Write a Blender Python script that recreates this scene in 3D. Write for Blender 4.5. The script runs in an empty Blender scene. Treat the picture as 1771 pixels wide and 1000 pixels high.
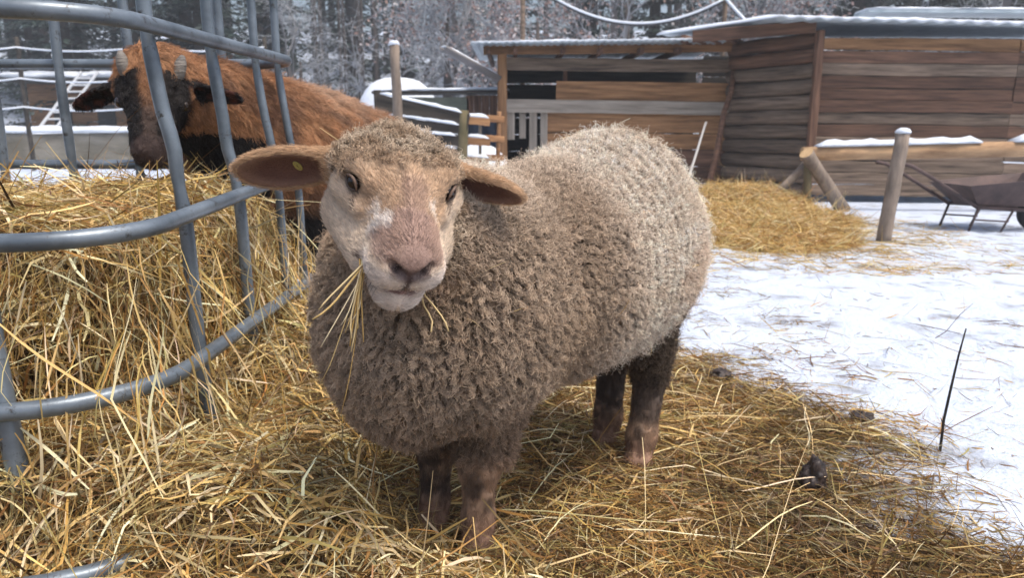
import bpy, bmesh, math, random
import numpy as np
from mathutils import Vector, Matrix, kdtree

S = bpy.context.scene
rng = np.random.default_rng(7)
random.seed(7)

# ------------------------------------------------------------------ camera
cam_d = bpy.data.cameras.new('camera')
cam = bpy.data.objects.new('camera', cam_d)
S.collection.objects.link(cam)
cam.location = (0, 0, .95)
cam.rotation_euler = (math.radians(90 - 12.2), 0, 0)
cam_d.sensor_width = 36
cam_d.lens = 36 * 1250 / 1771
cam_d.clip_start = .05
cam_d.clip_end = 600
cam_d.dof.use_dof = True
cam_d.dof.focus_distance = 1.3
cam_d.dof.aperture_fstop = 6.3
S.camera = cam

# ------------------------------------------------------------------ sky, sun, exposure
W = bpy.data.worlds.new('World')
S.world = W
W.use_nodes = True
nt = W.node_tree
sky = nt.nodes.new('ShaderNodeTexSky')
sky.sky_type = 'NISHITA'
sky.sun_disc = False
SUN_EL, SUN_ROT = math.radians(66), math.radians(125)
sky.sun_elevation = SUN_EL
sky.sun_rotation = SUN_ROT
sky.air_density = 1.0
sky.dust_density = 5.0
sky.ozone_density = .7
nt.links.new(sky.outputs[0], nt.nodes['Background'].inputs[0])
nt.nodes['Background'].inputs[1].default_value = .11
sd = bpy.data.lights.new('sun', 'SUN')
sun = bpy.data.objects.new('sun', sd)
S.collection.objects.link(sun)
sd.energy = 1.5
sd.angle = math.radians(13)
sd.color = (1, .94, .86)
# the Nishita sun stands at azimuth SUN_ROT measured clockwise from +Y
sv = Vector((math.sin(SUN_ROT) * math.cos(SUN_EL), math.cos(SUN_ROT) * math.cos(SUN_EL), math.sin(SUN_EL)))
sun.rotation_euler = sv.to_track_quat('Z', 'Y').to_euler()
sun.location = (0, 0, 30)
S.view_settings.view_transform = 'Standard'
S.view_settings.look = 'None'
S.view_settings.gamma = 1
S.view_settings.exposure = 1.06
S.cycles.max_bounces = 8
S.cycles.diffuse_bounces = 3
S.cycles.use_denoising = True
S.cycles_curves.shape = 'RIBBONS'

# ------------------------------------------------------------------ helpers
def link(o, parent=None):
    S.collection.objects.link(o)
    if parent is not None:
        o.parent = parent
    return o

def tag(o, label=None, cat=None, group=None, kind=None):
    if label: o['label'] = label
    if cat: o['category'] = cat
    if group: o['group'] = group
    if kind: o['kind'] = kind
    return o

def empty(name, loc=(0, 0, 0), rz=0, label=None, cat=None, group=None):
    o = bpy.data.objects.new(name, None)
    o.empty_display_size = .1
    o.location = loc
    o.rotation_euler = (0, 0, rz)
    link(o)
    return tag(o, label, cat, group)

def pyobj(name, verts, faces, mat=None, parent=None, smooth=False):
    me = bpy.data.meshes.new(name)
    verts = np.asarray(verts, dtype=np.float32)
    if isinstance(faces, np.ndarray):
        n, k = faces.shape
        me.vertices.add(len(verts)); me.vertices.foreach_set('co', verts.ravel())
        me.loops.add(n * k); me.loops.foreach_set('vertex_index', faces.astype(np.int32).ravel())
        me.polygons.add(n); me.polygons.foreach_set('loop_start', np.arange(0, n * k, k, dtype=np.int32))
        me.update(calc_edges=True)
    else:
        me.from_pydata([tuple(map(float, v)) for v in verts], [], [list(map(int, f)) for f in faces])
        me.update()
    if smooth:
        me.polygons.foreach_set('use_smooth', np.ones(len(me.polygons), dtype=bool))
    if mat is not None:
        me.materials.append(mat)
    o = bpy.data.objects.new(name, me)
    return link(o, parent)

def vcol(o, cols, name='col'):
    """per-vertex colour attribute, cols (N,3)"""
    a = o.data.color_attributes.new(name, 'FLOAT_COLOR', 'POINT')
    c = np.ones((len(cols), 4), dtype=np.float32); c[:, :3] = cols
    a.data.foreach_set('color', c.ravel())

class MB:
    """collects several shapes into one mesh"""
    def __init__(s): s.v = []; s.f = []
    def add(s, v, f):
        n = len(s.v)
        s.v += [tuple(map(float, q)) for q in v]; s.f += [tuple(i + n for i in q) for q in f]
        return s
    def box(s, lo, hi):
        x0, y0, z0 = lo; x1, y1, z1 = hi
        return s.add([(x0,y0,z0),(x1,y0,z0),(x1,y1,z0),(x0,y1,z0),(x0,y0,z1),(x1,y0,z1),(x1,y1,z1),(x0,y1,z1)],
                     [(0,3,2,1),(4,5,6,7),(0,1,5,4),(1,2,6,5),(2,3,7,6),(3,0,4,7)])
    def tube(s, pts, rad, n=10, closed=False, cap=True):
        v, f = tube_geo(pts, rad, n, closed, cap)
        return s.add(v, f)
    def build(s, name, mat=None, parent=None, smooth=False):
        return pyobj(name, s.v, s.f, mat, parent, smooth)

def tube_geo(pts, rad, n=10, closed=False, cap=True):
    P = [Vector(p) for p in pts]; m = len(P)
    R = list(rad) if hasattr(rad, '__len__') else [rad] * m
    V = []; F = []
    up = None
    for i in range(m):
        if closed:
            t = (P[(i + 1) % m] - P[i - 1])
        else:
            t = P[min(i + 1, m - 1)] - P[max(i - 1, 0)]
        t.normalize()
        if up is None:
            a = Vector((0, 0, 1)) if abs(t.z) < .9 else Vector((1, 0, 0))
            up = (a - t * a.dot(t)).normalized()
        else:
            up = (up - t * up.dot(t)).normalized()
        b = t.cross(up)
        for k in range(n):
            w = 2 * math.pi * k / n
            V.append(P[i] + (up * math.cos(w) + b * math.sin(w)) * R[i])
    for i in range(m if closed else m - 1):
        j = (i + 1) % m
        for k in range(n):
            l = (k + 1) % n
            F.append((i * n + k, i * n + l, j * n + l, j * n + k))
    if cap and not closed:
        F.append(tuple(range(n - 1, -1, -1)))
        F.append(tuple((m - 1) * n + k for k in range(n)))
    return V, F

def hsh(i, j, k, seed):
    n = (i * 374761393 + j * 668265263 + k * 2147483647 + seed * 1274126177) & 0xffffffff
    n = ((n ^ (n >> 13)) * 1274126177) & 0xffffffff
    n = (n ^ (n >> 16)) & 0xffff
    return n / 65535.0

def vnoise(p, seed=0):
    """value noise in [-1,1] for points (N,3)"""
    p = np.asarray(p, dtype=np.float64)
    i = np.floor(p).astype(np.int64); f = p - i
    f = f * f * (3 - 2 * f)
    r = 0
    for dx in (0, 1):
        wx = f[:, 0] if dx else 1 - f[:, 0]
        for dy in (0, 1):
            wy = f[:, 1] if dy else 1 - f[:, 1]
            for dz in (0, 1):
                wz = f[:, 2] if dz else 1 - f[:, 2]
                r = r + wx * wy * wz * hsh(i[:, 0] + dx, i[:, 1] + dy, i[:, 2] + dz, seed)
    return r * 2 - 1

def fbm(p, octv=3, seed=0):
    a, s, t = 1, 0, 0
    p = np.asarray(p, dtype=np.float64)
    for o in range(octv):
        s = s + a * vnoise(p * 2 ** o, seed + o * 17); t += a; a *= .5
    return s / t

def nrm(v): 
    v = np.asarray(v, dtype=float)
    return v / (np.linalg.norm(v, axis=-1, keepdims=True) + 1e-12)

def sstep(a, b, x):
    t = np.clip((x - a) / (b - a), 0, 1)
    return t * t * (3 - 2 * t)

def mix(a, b, t):
    t = np.asarray(t)[..., None]
    return np.asarray(a) * (1 - t) + np.asarray(b) * t

# ------------------------------------------------------------------ materials
def mat_new(name):
    m = bpy.data.materials.new(name); m.use_nodes = True
    return m, m.node_tree, m.node_tree.nodes['Principled BSDF']

def simple(name, col, rough=.7, metal=0, spec=.5):
    m, t, b = mat_new(name)
    b.inputs['Base Color'].default_value = (*col, 1)
    b.inputs['Roughness'].default_value = rough
    b.inputs['Metallic'].default_value = metal
    b.inputs['Specular IOR Level'].default_value = spec
    return m

def noisy(name, c0, c1, scale=(5, 5, 5), rough=.75, detail=6, bump=.3, bscale=None, rnd=0, ramp=(.3, .7), bdist=.01, metal=0, spec=.4, coord='Object'):
    """colour between c0 and c1 by noise in object space, with relief; rnd = value change per object"""
    m, t, b = mat_new(name)
    N = t.nodes; L = t.links
    tc = N.new('ShaderNodeTexCoord'); mp = N.new('ShaderNodeMapping')
    mp.inputs['Scale'].default_value = scale
    L.new(tc.outputs[coord], mp.inputs[0])
    oi = N.new('ShaderNodeObjectInfo')
    ad = N.new('ShaderNodeVectorMath'); ad.operation = 'ADD'
    ml = N.new('ShaderNodeMath'); ml.operation = 'MULTIPLY'; ml.inputs[1].default_value = 37.0
    L.new(oi.outputs['Random'], ml.inputs[0]); L.new(mp.outputs[0], ad.inputs[0]); L.new(ml.outputs[0], ad.inputs[1])
    no = N.new('ShaderNodeTexNoise'); no.inputs['Scale'].default_value = 1; no.inputs['Detail'].default_value = detail
    no.inputs['Roughness'].default_value = .62
    L.new(ad.outputs[0], no.inputs['Vector'])
    cr = N.new('ShaderNodeValToRGB')
    cr.color_ramp.elements[0].position = ramp[0]; cr.color_ramp.elements[0].color = (*c0, 1)
    cr.color_ramp.elements[1].position = ramp[1]; cr.color_ramp.elements[1].color = (*c1, 1)
    L.new(no.outputs[0], cr.inputs[0])
    out = cr.outputs[0]
    if rnd:
        hs = N.new('ShaderNodeHueSaturation')
        mr = N.new('ShaderNodeMapRange'); mr.inputs[3].default_value = 1 - rnd; mr.inputs[4].default_value = 1 + rnd
        L.new(oi.outputs['Random'], mr.inputs[0]); L.new(mr.outputs[0], hs.inputs['Value']); L.new(out, hs.inputs['Color'])
        out = hs.outputs[0]
    L.new(out, b.inputs['Base Color'])
    b.inputs['Roughness'].default_value = rough; b.inputs['Metallic'].default_value = metal
    b.inputs['Specular IOR Level'].default_value = spec
    if bump:
        bp = N.new('ShaderNodeBump'); bp.inputs['Strength'].default_value = bump; bp.inputs['Distance'].default_value = bdist
        if bscale:
            n2 = N.new('ShaderNodeTexNoise'); n2.inputs['Scale'].default_value = bscale; n2.inputs['Detail'].default_value = 6
            L.new(tc.outputs[coord], n2.inputs['Vector']); L.new(n2.outputs[0], bp.inputs['Height'])
        else:
            L.new(no.outputs[0], bp.inputs['Height'])
        L.new(bp.outputs[0], b.inputs['Normal'])
    return m

def attr_mat(name, rough=.7, spec=.3, trans=0, bump=0, bscale=60, sheen=0):
    """base colour from the colour attribute 'col'"""
    m, t, b = mat_new(name)
    a = t.nodes.new('ShaderNodeAttribute'); a.attribute_name = 'col'
    t.links.new(a.outputs['Color'], b.inputs['Base Color'])
    b.inputs['Roughness'].default_value = rough
    b.inputs['Specular IOR Level'].default_value = spec
    if bump:
        n = t.nodes.new('ShaderNodeTexNoise'); n.inputs['Scale'].default_value = bscale; n.inputs['Detail'].default_value = 5
        tc = t.nodes.new('ShaderNodeTexCoord'); t.links.new(tc.outputs['Object'], n.inputs['Vector'])
        bp = t.nodes.new('ShaderNodeBump'); bp.inputs['Strength'].default_value = bump; bp.inputs['Distance'].default_value = .004
        t.links.new(n.outputs[0], bp.inputs['Height']); t.links.new(bp.outputs[0], b.inputs['Normal'])
    if trans:
        tr = t.nodes.new('ShaderNodeBsdfTranslucent'); mx = t.nodes.new('ShaderNodeMixShader')
        mx.inputs[0].default_value = trans
        t.links.new(a.outputs['Color'], tr.inputs[0])
        t.links.new(b.outputs[0], mx.inputs[1]); t.links.new(tr.outputs[0], mx.inputs[2])
        t.links.new(mx.outputs[0], t.nodes['Material Output'].inputs[0])
    return m

# ------------------------------------------------------------------ implicit modelling
def P_ell(c, r, A=None):
    c = np.asarray(c, float); r = np.asarray(r, float)
    M = np.eye(3) if A is None else np.asarray(A, float)      # rows: local axes
    def f(p):
        q = (p - c) @ M.T
        k0 = np.sqrt(((q / r) ** 2).sum(-1)); k1 = np.sqrt(((q / (r * r)) ** 2).sum(-1)) + 1e-9
        return k0 * (k0 - 1) / k1
    e = np.abs(M.T) @ r
    return f, c - e, c + e

def P_cone(a, b, ra, rb):
    a = np.asarray(a, float); b = np.asarray(b, float); ab = b - a; L2 = ab @ ab
    def f(p):
        t = np.clip(((p - a) @ ab) / L2, 0, 1)
        return np.sqrt(((p - a - t[..., None] * ab) ** 2).sum(-1)) - (ra + (rb - ra) * t)
    r = max(ra, rb)
    return f, np.minimum(a, b) - r, np.maximum(a, b) + r

def smin(a, b, k):
    h = np.maximum(k - np.abs(a - b), 0) / k
    return np.minimum(a, b) - h * h * k * .25

def field_on_grid(prims, ax):
    """prims: (prim, k, mode) ; mode '+' union, '-' carve"""
    g = np.full([len(x) for x in ax], .5, dtype=np.float32)
    for (f, lo, hi), k, mode in prims:
        pad = k + .03
        sl = []
        for d in range(3):
            i0 = max(0, np.searchsorted(ax[d], lo[d] - pad) - 1); i1 = min(len(ax[d]), np.searchsorted(ax[d], hi[d] + pad) + 1)
            sl.append(slice(i0, i1))
        if any(s.stop <= s.start for s in sl): continue
        X, Y, Z = np.meshgrid(*[ax[d][sl[d]] for d in range(3)], indexing='ij')
        p = np.stack([X, Y, Z], -1)
        v = f(p)
        old = g[tuple(sl)]
        if mode == '+':
            g[tuple(sl)] = smin(old, v, k)
        else:
            g[tuple(sl)] = -smin(-old, v, k)
    return g

def surface_nets(g, ax):
    s = g < 0
    nx, ny, nz = g.shape
    cnt = np.zeros((nx - 1, ny - 1, nz - 1), dtype=np.int8)
    for dx in (0, 1):
        for dy in (0, 1):
            for dz in (0, 1):
                cnt += s[dx:nx - 1 + dx, dy:ny - 1 + dy, dz:nz - 1 + dz]
    act = (cnt > 0) & (cnt < 8)
    ci = np.argwhere(act)
    idx = np.full(act.shape, -1, dtype=np.int64); idx[act] = np.arange(len(ci))
    acc = np.zeros((len(ci), 3)); num = np.zeros(len(ci))
    corners = [(dx, dy, dz) for dx in (0, 1) for dy in (0, 1) for dz in (0, 1)]
    for a in corners:
        for d in range(3):
            if a[d]: continue
            b = list(a); b[d] = 1
            va = g[ci[:, 0] + a[0], ci[:, 1] + a[1], ci[:, 2] + a[2]].astype(float)
            vb = g[ci[:, 0] + b[0], ci[:, 1] + b[1], ci[:, 2] + b[2]].astype(float)
            x = (va < 0) != (vb < 0)
            t = np.where(x, va / np.where(va == vb, 1, va - vb), 0)
            pa = np.stack([ax[k][ci[:, k] + a[k]] for k in range(3)], -1)
            pb = np.stack([ax[k][ci[:, k] + b[k]] for k in range(3)], -1)
            acc[x] += (pa + (pb - pa) * t[:, None])[x]; num[x] += 1
    V = acc / num[:, None]
    Fs = []
    for d in range(3):
        e, f_ = [k for k in range(3) if k != d]
        sl0 = [slice(None)] * 3; sl1 = [slice(None)] * 3
        sl0[d] = slice(0, -1); sl1[d] = slice(1, None)
        ch = s[tuple(sl0)] != s[tuple(sl1)]
        q = np.argwhere(ch)
        ok = (q[:, e] > 0) & (q[:, f_] > 0) & (q[:, e] < g.shape[e] - 1) & (q[:, f_] < g.shape[f_] - 1)
        q = q[ok]
        def cell(de, df):
            c = q.copy(); c[:, e] -= de; c[:, f_] -= df
            return idx[c[:, 0], c[:, 1], c[:, 2]]
        quad = np.stack([cell(1, 1), cell(0, 1), cell(0, 0), cell(1, 0)], -1)
        ins = s[q[:, 0], q[:, 1], q[:, 2]]
        flip = ins if d != 1 else ~ins
        quad[~flip] = quad[~flip][:, ::-1]
        Fs.append(quad)
    return V, np.concatenate(Fs)

def relax(V, F, it=2, lam=.5):
    n = len(V)
    for _ in range(it):
        acc = np.zeros_like(V); c = np.zeros(n)
        for a, b in ((0, 1), (1, 2), (2, 3), (3, 0)):
            np.add.at(acc, F[:, a], V[F[:, b]]); np.add.at(acc, F[:, b], V[F[:, a]])
            np.add.at(c, F[:, a], 1); np.add.at(c, F[:, b], 1)
        V = V + lam * (acc / np.maximum(c, 1)[:, None] - V)
    return V

def vnormals(V, F):
    n = np.cross(V[F[:, 2]] - V[F[:, 0]], V[F[:, 3]] - V[F[:, 1]])
    N = np.zeros_like(V)
    for k in range(4): np.add.at(N, F[:, k], n)
    return nrm(N)

def scatter(V, F, N, n, rg, weight=None):
    """n random points on a quad mesh: position, normal (and the face's own weight)"""
    T = np.concatenate([F[:, [0, 1, 2]], F[:, [0, 2, 3]]])
    a = np.linalg.norm(np.cross(V[T[:, 1]] - V[T[:, 0]], V[T[:, 2]] - V[T[:, 0]]), axis=1)
    if weight is not None: a = a * weight[T].mean(1)
    t = rg.choice(len(T), n, p=a / a.sum())
    u = rg.random((n, 2)); sw = u.sum(1) > 1; u[sw] = 1 - u[sw]
    w = np.stack([1 - u.sum(1), u[:, 0], u[:, 1]], -1)
    pos = (V[T[t]] * w[..., None]).sum(1); no = nrm((N[T[t]] * w[..., None]).sum(1))
    return pos, no

def hair_obj(name, pts, rad, cols, mat, parent=None):
    """pts (N,K,3), rad (K,) or (N,K), cols (N,3) or (N,K,3) -> hair curves object"""
    n, k, _ = pts.shape
    hc = bpy.data.hair_curves.new(name)
    hc.add_curves([k] * n)
    hc.attributes['position'].data.foreach_set('vector', pts.astype(np.float32).ravel())
    ra = hc.attributes.get('radius') or hc.attributes.new('radius', 'FLOAT', 'POINT')
    ra.data.foreach_set('value', np.broadcast_to(np.asarray(rad, np.float32), (n, k)).astype(np.float32).ravel().copy())
    ca = hc.attributes.new('col', 'FLOAT_COLOR', 'POINT')
    if cols.ndim == 2: cols = np.repeat(cols[:, None], k, 1)
    c = np.ones((n, k, 4), np.float32); c[..., :3] = cols
    ca.data.foreach_set('color', c.ravel())
    hc.materials.append(mat)
    return link(bpy.data.objects.new(name, hc), parent)

def nearest(pts, centers):
    kd = kdtree.KDTree(len(centers))
    for i, c in enumerate(centers): kd.insert(c, i)
    kd.balance()
    return np.fromiter((kd.find(p)[1] for p in pts), dtype=np.int64, count=len(pts))

def locks(pos, no, length, flow, ncl, rg, npts=6, clump=.75, curl=.004, turns=1.6, frizz=.15, cpow=1.0):
    """wool: strands that gather into curling locks. length (N,), flow (N,3) = combed direction added to the normal"""
    n = len(pos)
    ci = rg.choice(n, ncl, replace=False)
    own = nearest(pos, pos[ci])
    t = np.linspace(0, 1, npts)
    d0 = nrm(no + flow + rg.normal(0, frizz, (n, 3)))
    dc = nrm(no[ci] + flow[ci] + rg.normal(0, .28, (ncl, 3)))
    a = nrm(np.cross(dc, rg.normal(0, 1, (ncl, 3)))); b = np.cross(dc, a)
    ph = rg.random(ncl) * 6.28; tn = turns * rg.uniform(.6, 1.4, ncl) * rg.choice([-1, 1], ncl)
    lc = length[ci]
    w = ph[:, None] + tn[:, None] * 6.28 * t
    amp = curl * rg.uniform(.5, 1.4, ncl)[:, None] * t ** .7
    guide = dc[:, None] * (lc[:, None] * t)[..., None] + (a[:, None] * (np.cos(w) * amp)[..., None] + b[:, None] * (np.sin(w) * amp)[..., None])
    free = d0[:, None] * (length[:, None] * t)[..., None]
    rel = pos - pos[ci][own]
    g = guide[own] * (length / np.maximum(lc[own], 1e-6))[:, None, None]
    k = (clump * t ** cpow)[None, :, None]
    off = free * (1 - k) + (g - rel[:, None] * .8) * k
    fz = rg.normal(0, 1, (n, npts, 3)) * (frizz * length)[:, None, None] * .35 * t[None, :, None]
    return pos[:, None] + off + fz, own
# ================================================================== the sheep
def frame(f, roll=0):
    f = nrm(f); u = nrm(np.array([0, 0, 1.]) - f * f[2]); r = -np.cross(f, u)
    c, s = math.cos(roll), math.sin(roll)
    return f, u * c + r * s, r * c - u * s          # r: towards the viewer's right; roll > 0 lowers the right side

SO = np.array([-.200, 1.245, .838])
SF, SU, SR = frame((.235, -.80, -.53), math.radians(9))
HM = np.stack([SF, SU, SR])
FSC = .885
def hd(f, u, r): return SO + (f * FSC if f > 0 else f) * SF + u * SU + r * SR
def headq(p):
    q = (p - SO) @ HM.T
    q[:, 0] = np.where(q[:, 0] > 0, q[:, 0] / FSC, q[:, 0])
    return q

BD = nrm([.66, .75, 0.0])                # tail direction of the body
BL = np.array([BD[1], -BD[0], 0])        # towards the flank in view
BM = np.stack([BD, BL, [0, 0, 1.]])
def bd(a, l, z):                         # a: along the body from the chest, l: to the near flank
    q = np.array([-.13, 1.47, 0]) + a * BD + l * BL
    return np.array([q[0], q[1], z])

wool = [  # group 0
    (P_ell(bd(.03, .01, .602), (.208, .222, .262), BM), .05, '+'),
    (P_ell(bd(.37, .0, .628), (.36, .255, .265), BM), .08, '+'),
    (P_ell(bd(.59, -.01, .668), (.240, .245, .285), BM), .10, '+'),
    (P_ell(bd(.745, .0, .62), (.12, .17, .22), BM), .10, '+'),
    (P_cone(bd(.10, -.01, .65), SO + np.array([.02, .11, -.06]), .180, .125), .10, '+'),
    (P_ell(bd(-.09, -.06, .525), (.13, .170, .205), BM), .06, '+'),
    (P_ell(bd(-.06, -.14, .62), (.13, .12, .2), BM), .06, '+'),
]
EYE = np.array([.027, .044, .0805])        # eye centre in head coordinates (mirrored in the third)
head = [  # group 1
    (P_ell(hd(-.045, .012, 0), (.092, .088, .097), HM), .03, '+'),
    (P_ell(hd(-.010, .046, 0), (.072, .046, .074), HM), .03, '+'),
    (P_cone(hd(.0, .008, 0), hd(.150, -.012, 0), .068, .053), .03, '+'),
    (P_cone(hd(.0, .046, 0), hd(.155, .014, 0), .046, .036), .03, '+'),
]
for g_ in (1, -1):
    head += [
    (P_cone(hd(-.020, -.048, g_ * .058), hd(.100, -.050, g_ * .034), .055, .045), .03, '+'),
    (P_ell(hd(.170, -.018, g_ * .029), (.034, .034, .033), HM), .018, '+'),
    (P_cone(hd(-.040, .045, g_ * .088), hd(.010, .064, g_ * .074), .022, .015), .018, '+'),      # brow
    (P_cone(hd(.010, .064, g_ * .074), hd(.046, .052, g_ * .052), .015, .011), .016, '+'),
    (P_cone(hd(-.005, .016, g_ * .092), hd(.058, .014, g_ * .064), .017, .015), .018, '+'),       # cheek bone
    ]
head += [
    (P_cone(hd(.03, -.066, 0), hd(.150, -.078, 0), .050, .036), .025, '+'),
    (P_ell(hd(.184, .004, 0), (.020, .023, .031), HM), .018, '+'),
    (P_ell(hd(.160, -.080, 0), (.033, .028, .040), HM), .016, '+'),
]
for g_ in (1, -1):
    head += [  # mouth line, nostrils, eye sockets
    (P_cone(hd(.206, -.052, 0), hd(.176, -.050, g_ * .040), .0045, .0045), .005, '-'),
    (P_cone(hd(.176, -.050, g_ * .040), hd(.125, -.036, g_ * .068), .0045, .003), .006, '-'),
    (P_cone(hd(.212, -.004, g_ * .010), hd(.200, .010, g_ * .032), .0055, .0075), .006, '-'),
    (P_ell(hd(*(EYE * (1, 1, g_))) + (.62 * SF + .28 * SU + .70 * g_ * SR) * .006, (.018, .0125, .015), HM), .008, '-'),
    ]
head += [(P_cone(hd(.214, -.010, 0), hd(.212, -.046, 0), .0025, .0025), .005, '-')]
def ear(base, tip, opening, ln, wd):
    a = nrm(np.asarray(tip) - base); o = nrm(opening - a * (opening @ a)); w = np.cross(a, o)
    c = (np.asarray(base) + tip) / 2; M = np.stack([a, w, o])
    return [
        (P_ell(c, (ln / 2, wd / 2, .017), M), .012, '+'),
        (P_cone(base - a * .02, base + a * .03, .028, .022), .025, '+'),
        (P_ell(c + o * .015 + a * .006, (ln / 2 - .008, wd / 2 - .007, .0165), M), .005, '-'),
    ], (c, M, ln, wd)
earL_p, earL = ear(hd(-.055, .025, -.085), np.array([-.486, 1.262, .882]), np.array([.10, -.80, -.60]), .185, .084)
earR_p, earR = ear(hd(-.055, .025, .085), np.array([.022, 1.285, .836]), np.array([-.05, -.62, -.78]), .160, .075)
ears = earL_p + earR_p                    # group 2
def leg(pts, rad):
    return [(P_cone(pts[i], pts[i + 1], rad[i], rad[i + 1]), .03, '+') for i in range(len(pts) - 1)]
FL = [(-.035, 1.535, .42), (-.060, 1.525, .25), (-.074, 1.52, .21), (-.078, 1.522, .08), (-.078, 1.508, .035)]
FR = [(-.14, 1.63, .42), (-.170, 1.625, .25), (-.182, 1.62, .21), (-.190, 1.622, .08), (-.192, 1.608, .035)]
HL = [(.36, 1.98, .52), (.385, 1.985, .36), (.405, 2.01, .27), (.378, 1.968, .09), (.368, 1.952, .035)]
HR = [(.25, 2.13, .52), (.285, 2.14, .36), (.315, 2.17, .27), (.300, 2.12, .09), (.292, 2.105, .035)]
legs = []                                 # group 3
for L_, rr in ((FL, (.080, .046, .040, .030, .034)), (FR, (.080, .046, .040, .030, .034)),
               (HL, (.12, .072, .046, .037, .036)), (HR, (.12, .072, .046, .037, .036))):
    legs += leg(L_, rr)
    x, y, z = L_[-1]
    legs.append((P_ell((x - .003, y - .010, .022), (.036, .044, .030)), .012, '+'))
    legs.append((P_cone((x - .004, y - .062, -.01), (x - .002, y - .034, .050), .007, .003), .008, '-'))

def eval_group(prims, p):
    d = np.full(len(p), .5)
    for (f, lo, hi), k, m in prims:
        if m == '+': d = smin(d, f(p), k)
    return d

def axis(segs):
    out = [segs[0][0]]
    for a, b, h in segs:
        n = max(1, int(round((b - a) / h))); out += list(a + (b - a) * (np.arange(1, n + 1) / n))
    return np.array(out)

ax = [axis([(-.50, .04, .0034), (.04, .72, .0085)]), axis([(1.0, 1.36, .0034), (1.36, 2.46, .0085)]), axis([(-.03, .66, .0085), (.66, 1.04, .0034)])]
gfield = field_on_grid(wool + legs + head + ears, ax)
SV, SFc = surface_nets(gfield, ax)
SV = relax(SV, SFc, 2, .4)
SN = vnormals(SV, SFc)
G = np.stack([eval_group(g, SV) for g in (wool, head, ears, legs)], -1)
hq = headq(SV)                     # head coordinates of each vertex
hf, hu, hr = hq.T

def wool_mask(p, gs=None):
    """1 where fleece grows, 0 on the face, ears and lower legs"""
    q = headq(p)
    gw, gh, ge, gl = gs if gs is not None else [eval_group(g, p) for g in (wool, head, ears, legs)]
    m = np.ones(len(p))
    face = (np.minimum(gh, ge) < gw + .010)
    crown = sstep(-.055, .045, q[:, 1] - (q[:, 0] + .045) * 1.10 - .024 + .03 * vnoise(p * 45, 4))
    m = np.where(face, crown, 1.0)
    m = np.where(ge < np.minimum(gw, gh) + .004, 0, m)
    m = np.where(gl < np.minimum(gw, .5) - .004, sstep(.20, .30, p[:, 2]), m)
    return m

def face_col(p):
    q = headq(p); f, u, r = q.T
    n = fbm(p * 45, 3, 3)
    tan = np.array([.53, .37, .245]); cream = np.array([.68, .56, .44]); brown = np.array([.30, .20, .155]); white = np.array([.76, .70, .64])
    c = np.tile(tan, (len(p), 1))
    c = mix(c, np.array([.40, .27, .175]), sstep(-.1, .5, n))
    c = mix(c, cream, sstep(.025, .06, np.abs(r) + .25 * (f - .03) - .5 * u - .03 + n * .012))         # cheeks
    dark = sstep(.03, .012, np.abs(r - .006) + n * .008) * sstep(.03, .075, f + n * .012) * sstep(-.005, .02, u)
    c = mix(c, brown, dark * .8)                                                                      # the blaze on the nose
    c = mix(c, np.array([.32, .215, .18]), sstep(.11, .13, f + n * .01) * sstep(-.005, .012, u) * .8)
    wp = sstep(.015, .006, np.abs(r + .044 - (f - .11) * .25 + n * .02)) * .9 * sstep(.078, .098, f + n * .03) * sstep(.150, .125, f + n * .03) * sstep(-.025, -.005, u)
    c = mix(c, white, wp)
    wp2 = sstep(.010, .004, np.abs(r - .038 + n * .01)) * sstep(.07, .085, f + n*.02) * sstep(.12, .10, f + n*.02) * sstep(-.02, 0.0, u)
    c = mix(c, white * .85, wp2 * .7)
    c = mix(c, np.array([.70, .61, .54]), sstep(.12, .15, f) * sstep(.004, -.012, u + n * .006))       # pale lips and chin
    nose = sstep(.190, .200, f + .25 * u) * sstep(-.036, -.014, u - .5 * np.abs(r)) * sstep(.012, .002, u - .2 * np.abs(r)) * sstep(.040, .030, np.abs(r) + n * .004)
    c = mix(c, np.array([.085, .055, .055]), nose * .9)
    c = mix(c, np.array([.07, .045, .045]), sstep(.006, .002, np.abs(r)) * sstep(-.052, -.046, u) * sstep(.0, -.008, u) * sstep(.185, .195, f) * .85)
    c = mix(c, np.array([.03, .02, .02]), sstep(.0115, .006, np.minimum(np.linalg.norm(q - [.206, .004, .022], axis=1), np.linalg.norm(q - [.206, .004, -.022], axis=1))))
    for sg in (1, -1):
        A_, B_, C_ = np.array([.206, -.052, 0]), np.array([.176, -.050, sg * .040]), np.array([.125, -.036, sg * .068])
        ml = np.minimum(P_cone(A_, B_, 0, 0)[0](q), P_cone(B_, C_, 0, 0)[0](q))
        c = mix(c, np.array([.10, .055, .05]), sstep(.0075, .003, ml) * .85)
    lip = sstep(.009, .003, np.abs(u + .0535)) * sstep(.165, .19, f) * sstep(.034, .02, np.abs(r))
    c = mix(c, np.array([.22, .10, .10]), lip * .85)
    for sgn in (1, -1):                                                                               # dark lids and tear line
        e = np.stack([(f - EYE[0]) / 1.35, u - EYE[1], r - sgn * EYE[2]], -1)
        d = np.linalg.norm(e, axis=1)
        c = mix(c, np.array([.10, .07, .06]), sstep(.021, .012, d) * .85)
        tl = np.abs(u - .030 + (f - .046) * .8) + np.maximum(0, np.abs(f - .052) - .012) + np.maximum(0, np.abs(r - sgn * .055) - .03)
        c = mix(c, np.array([.12, .08, .06]), sstep(.007, .002, tl) * .8)
    return c

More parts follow.
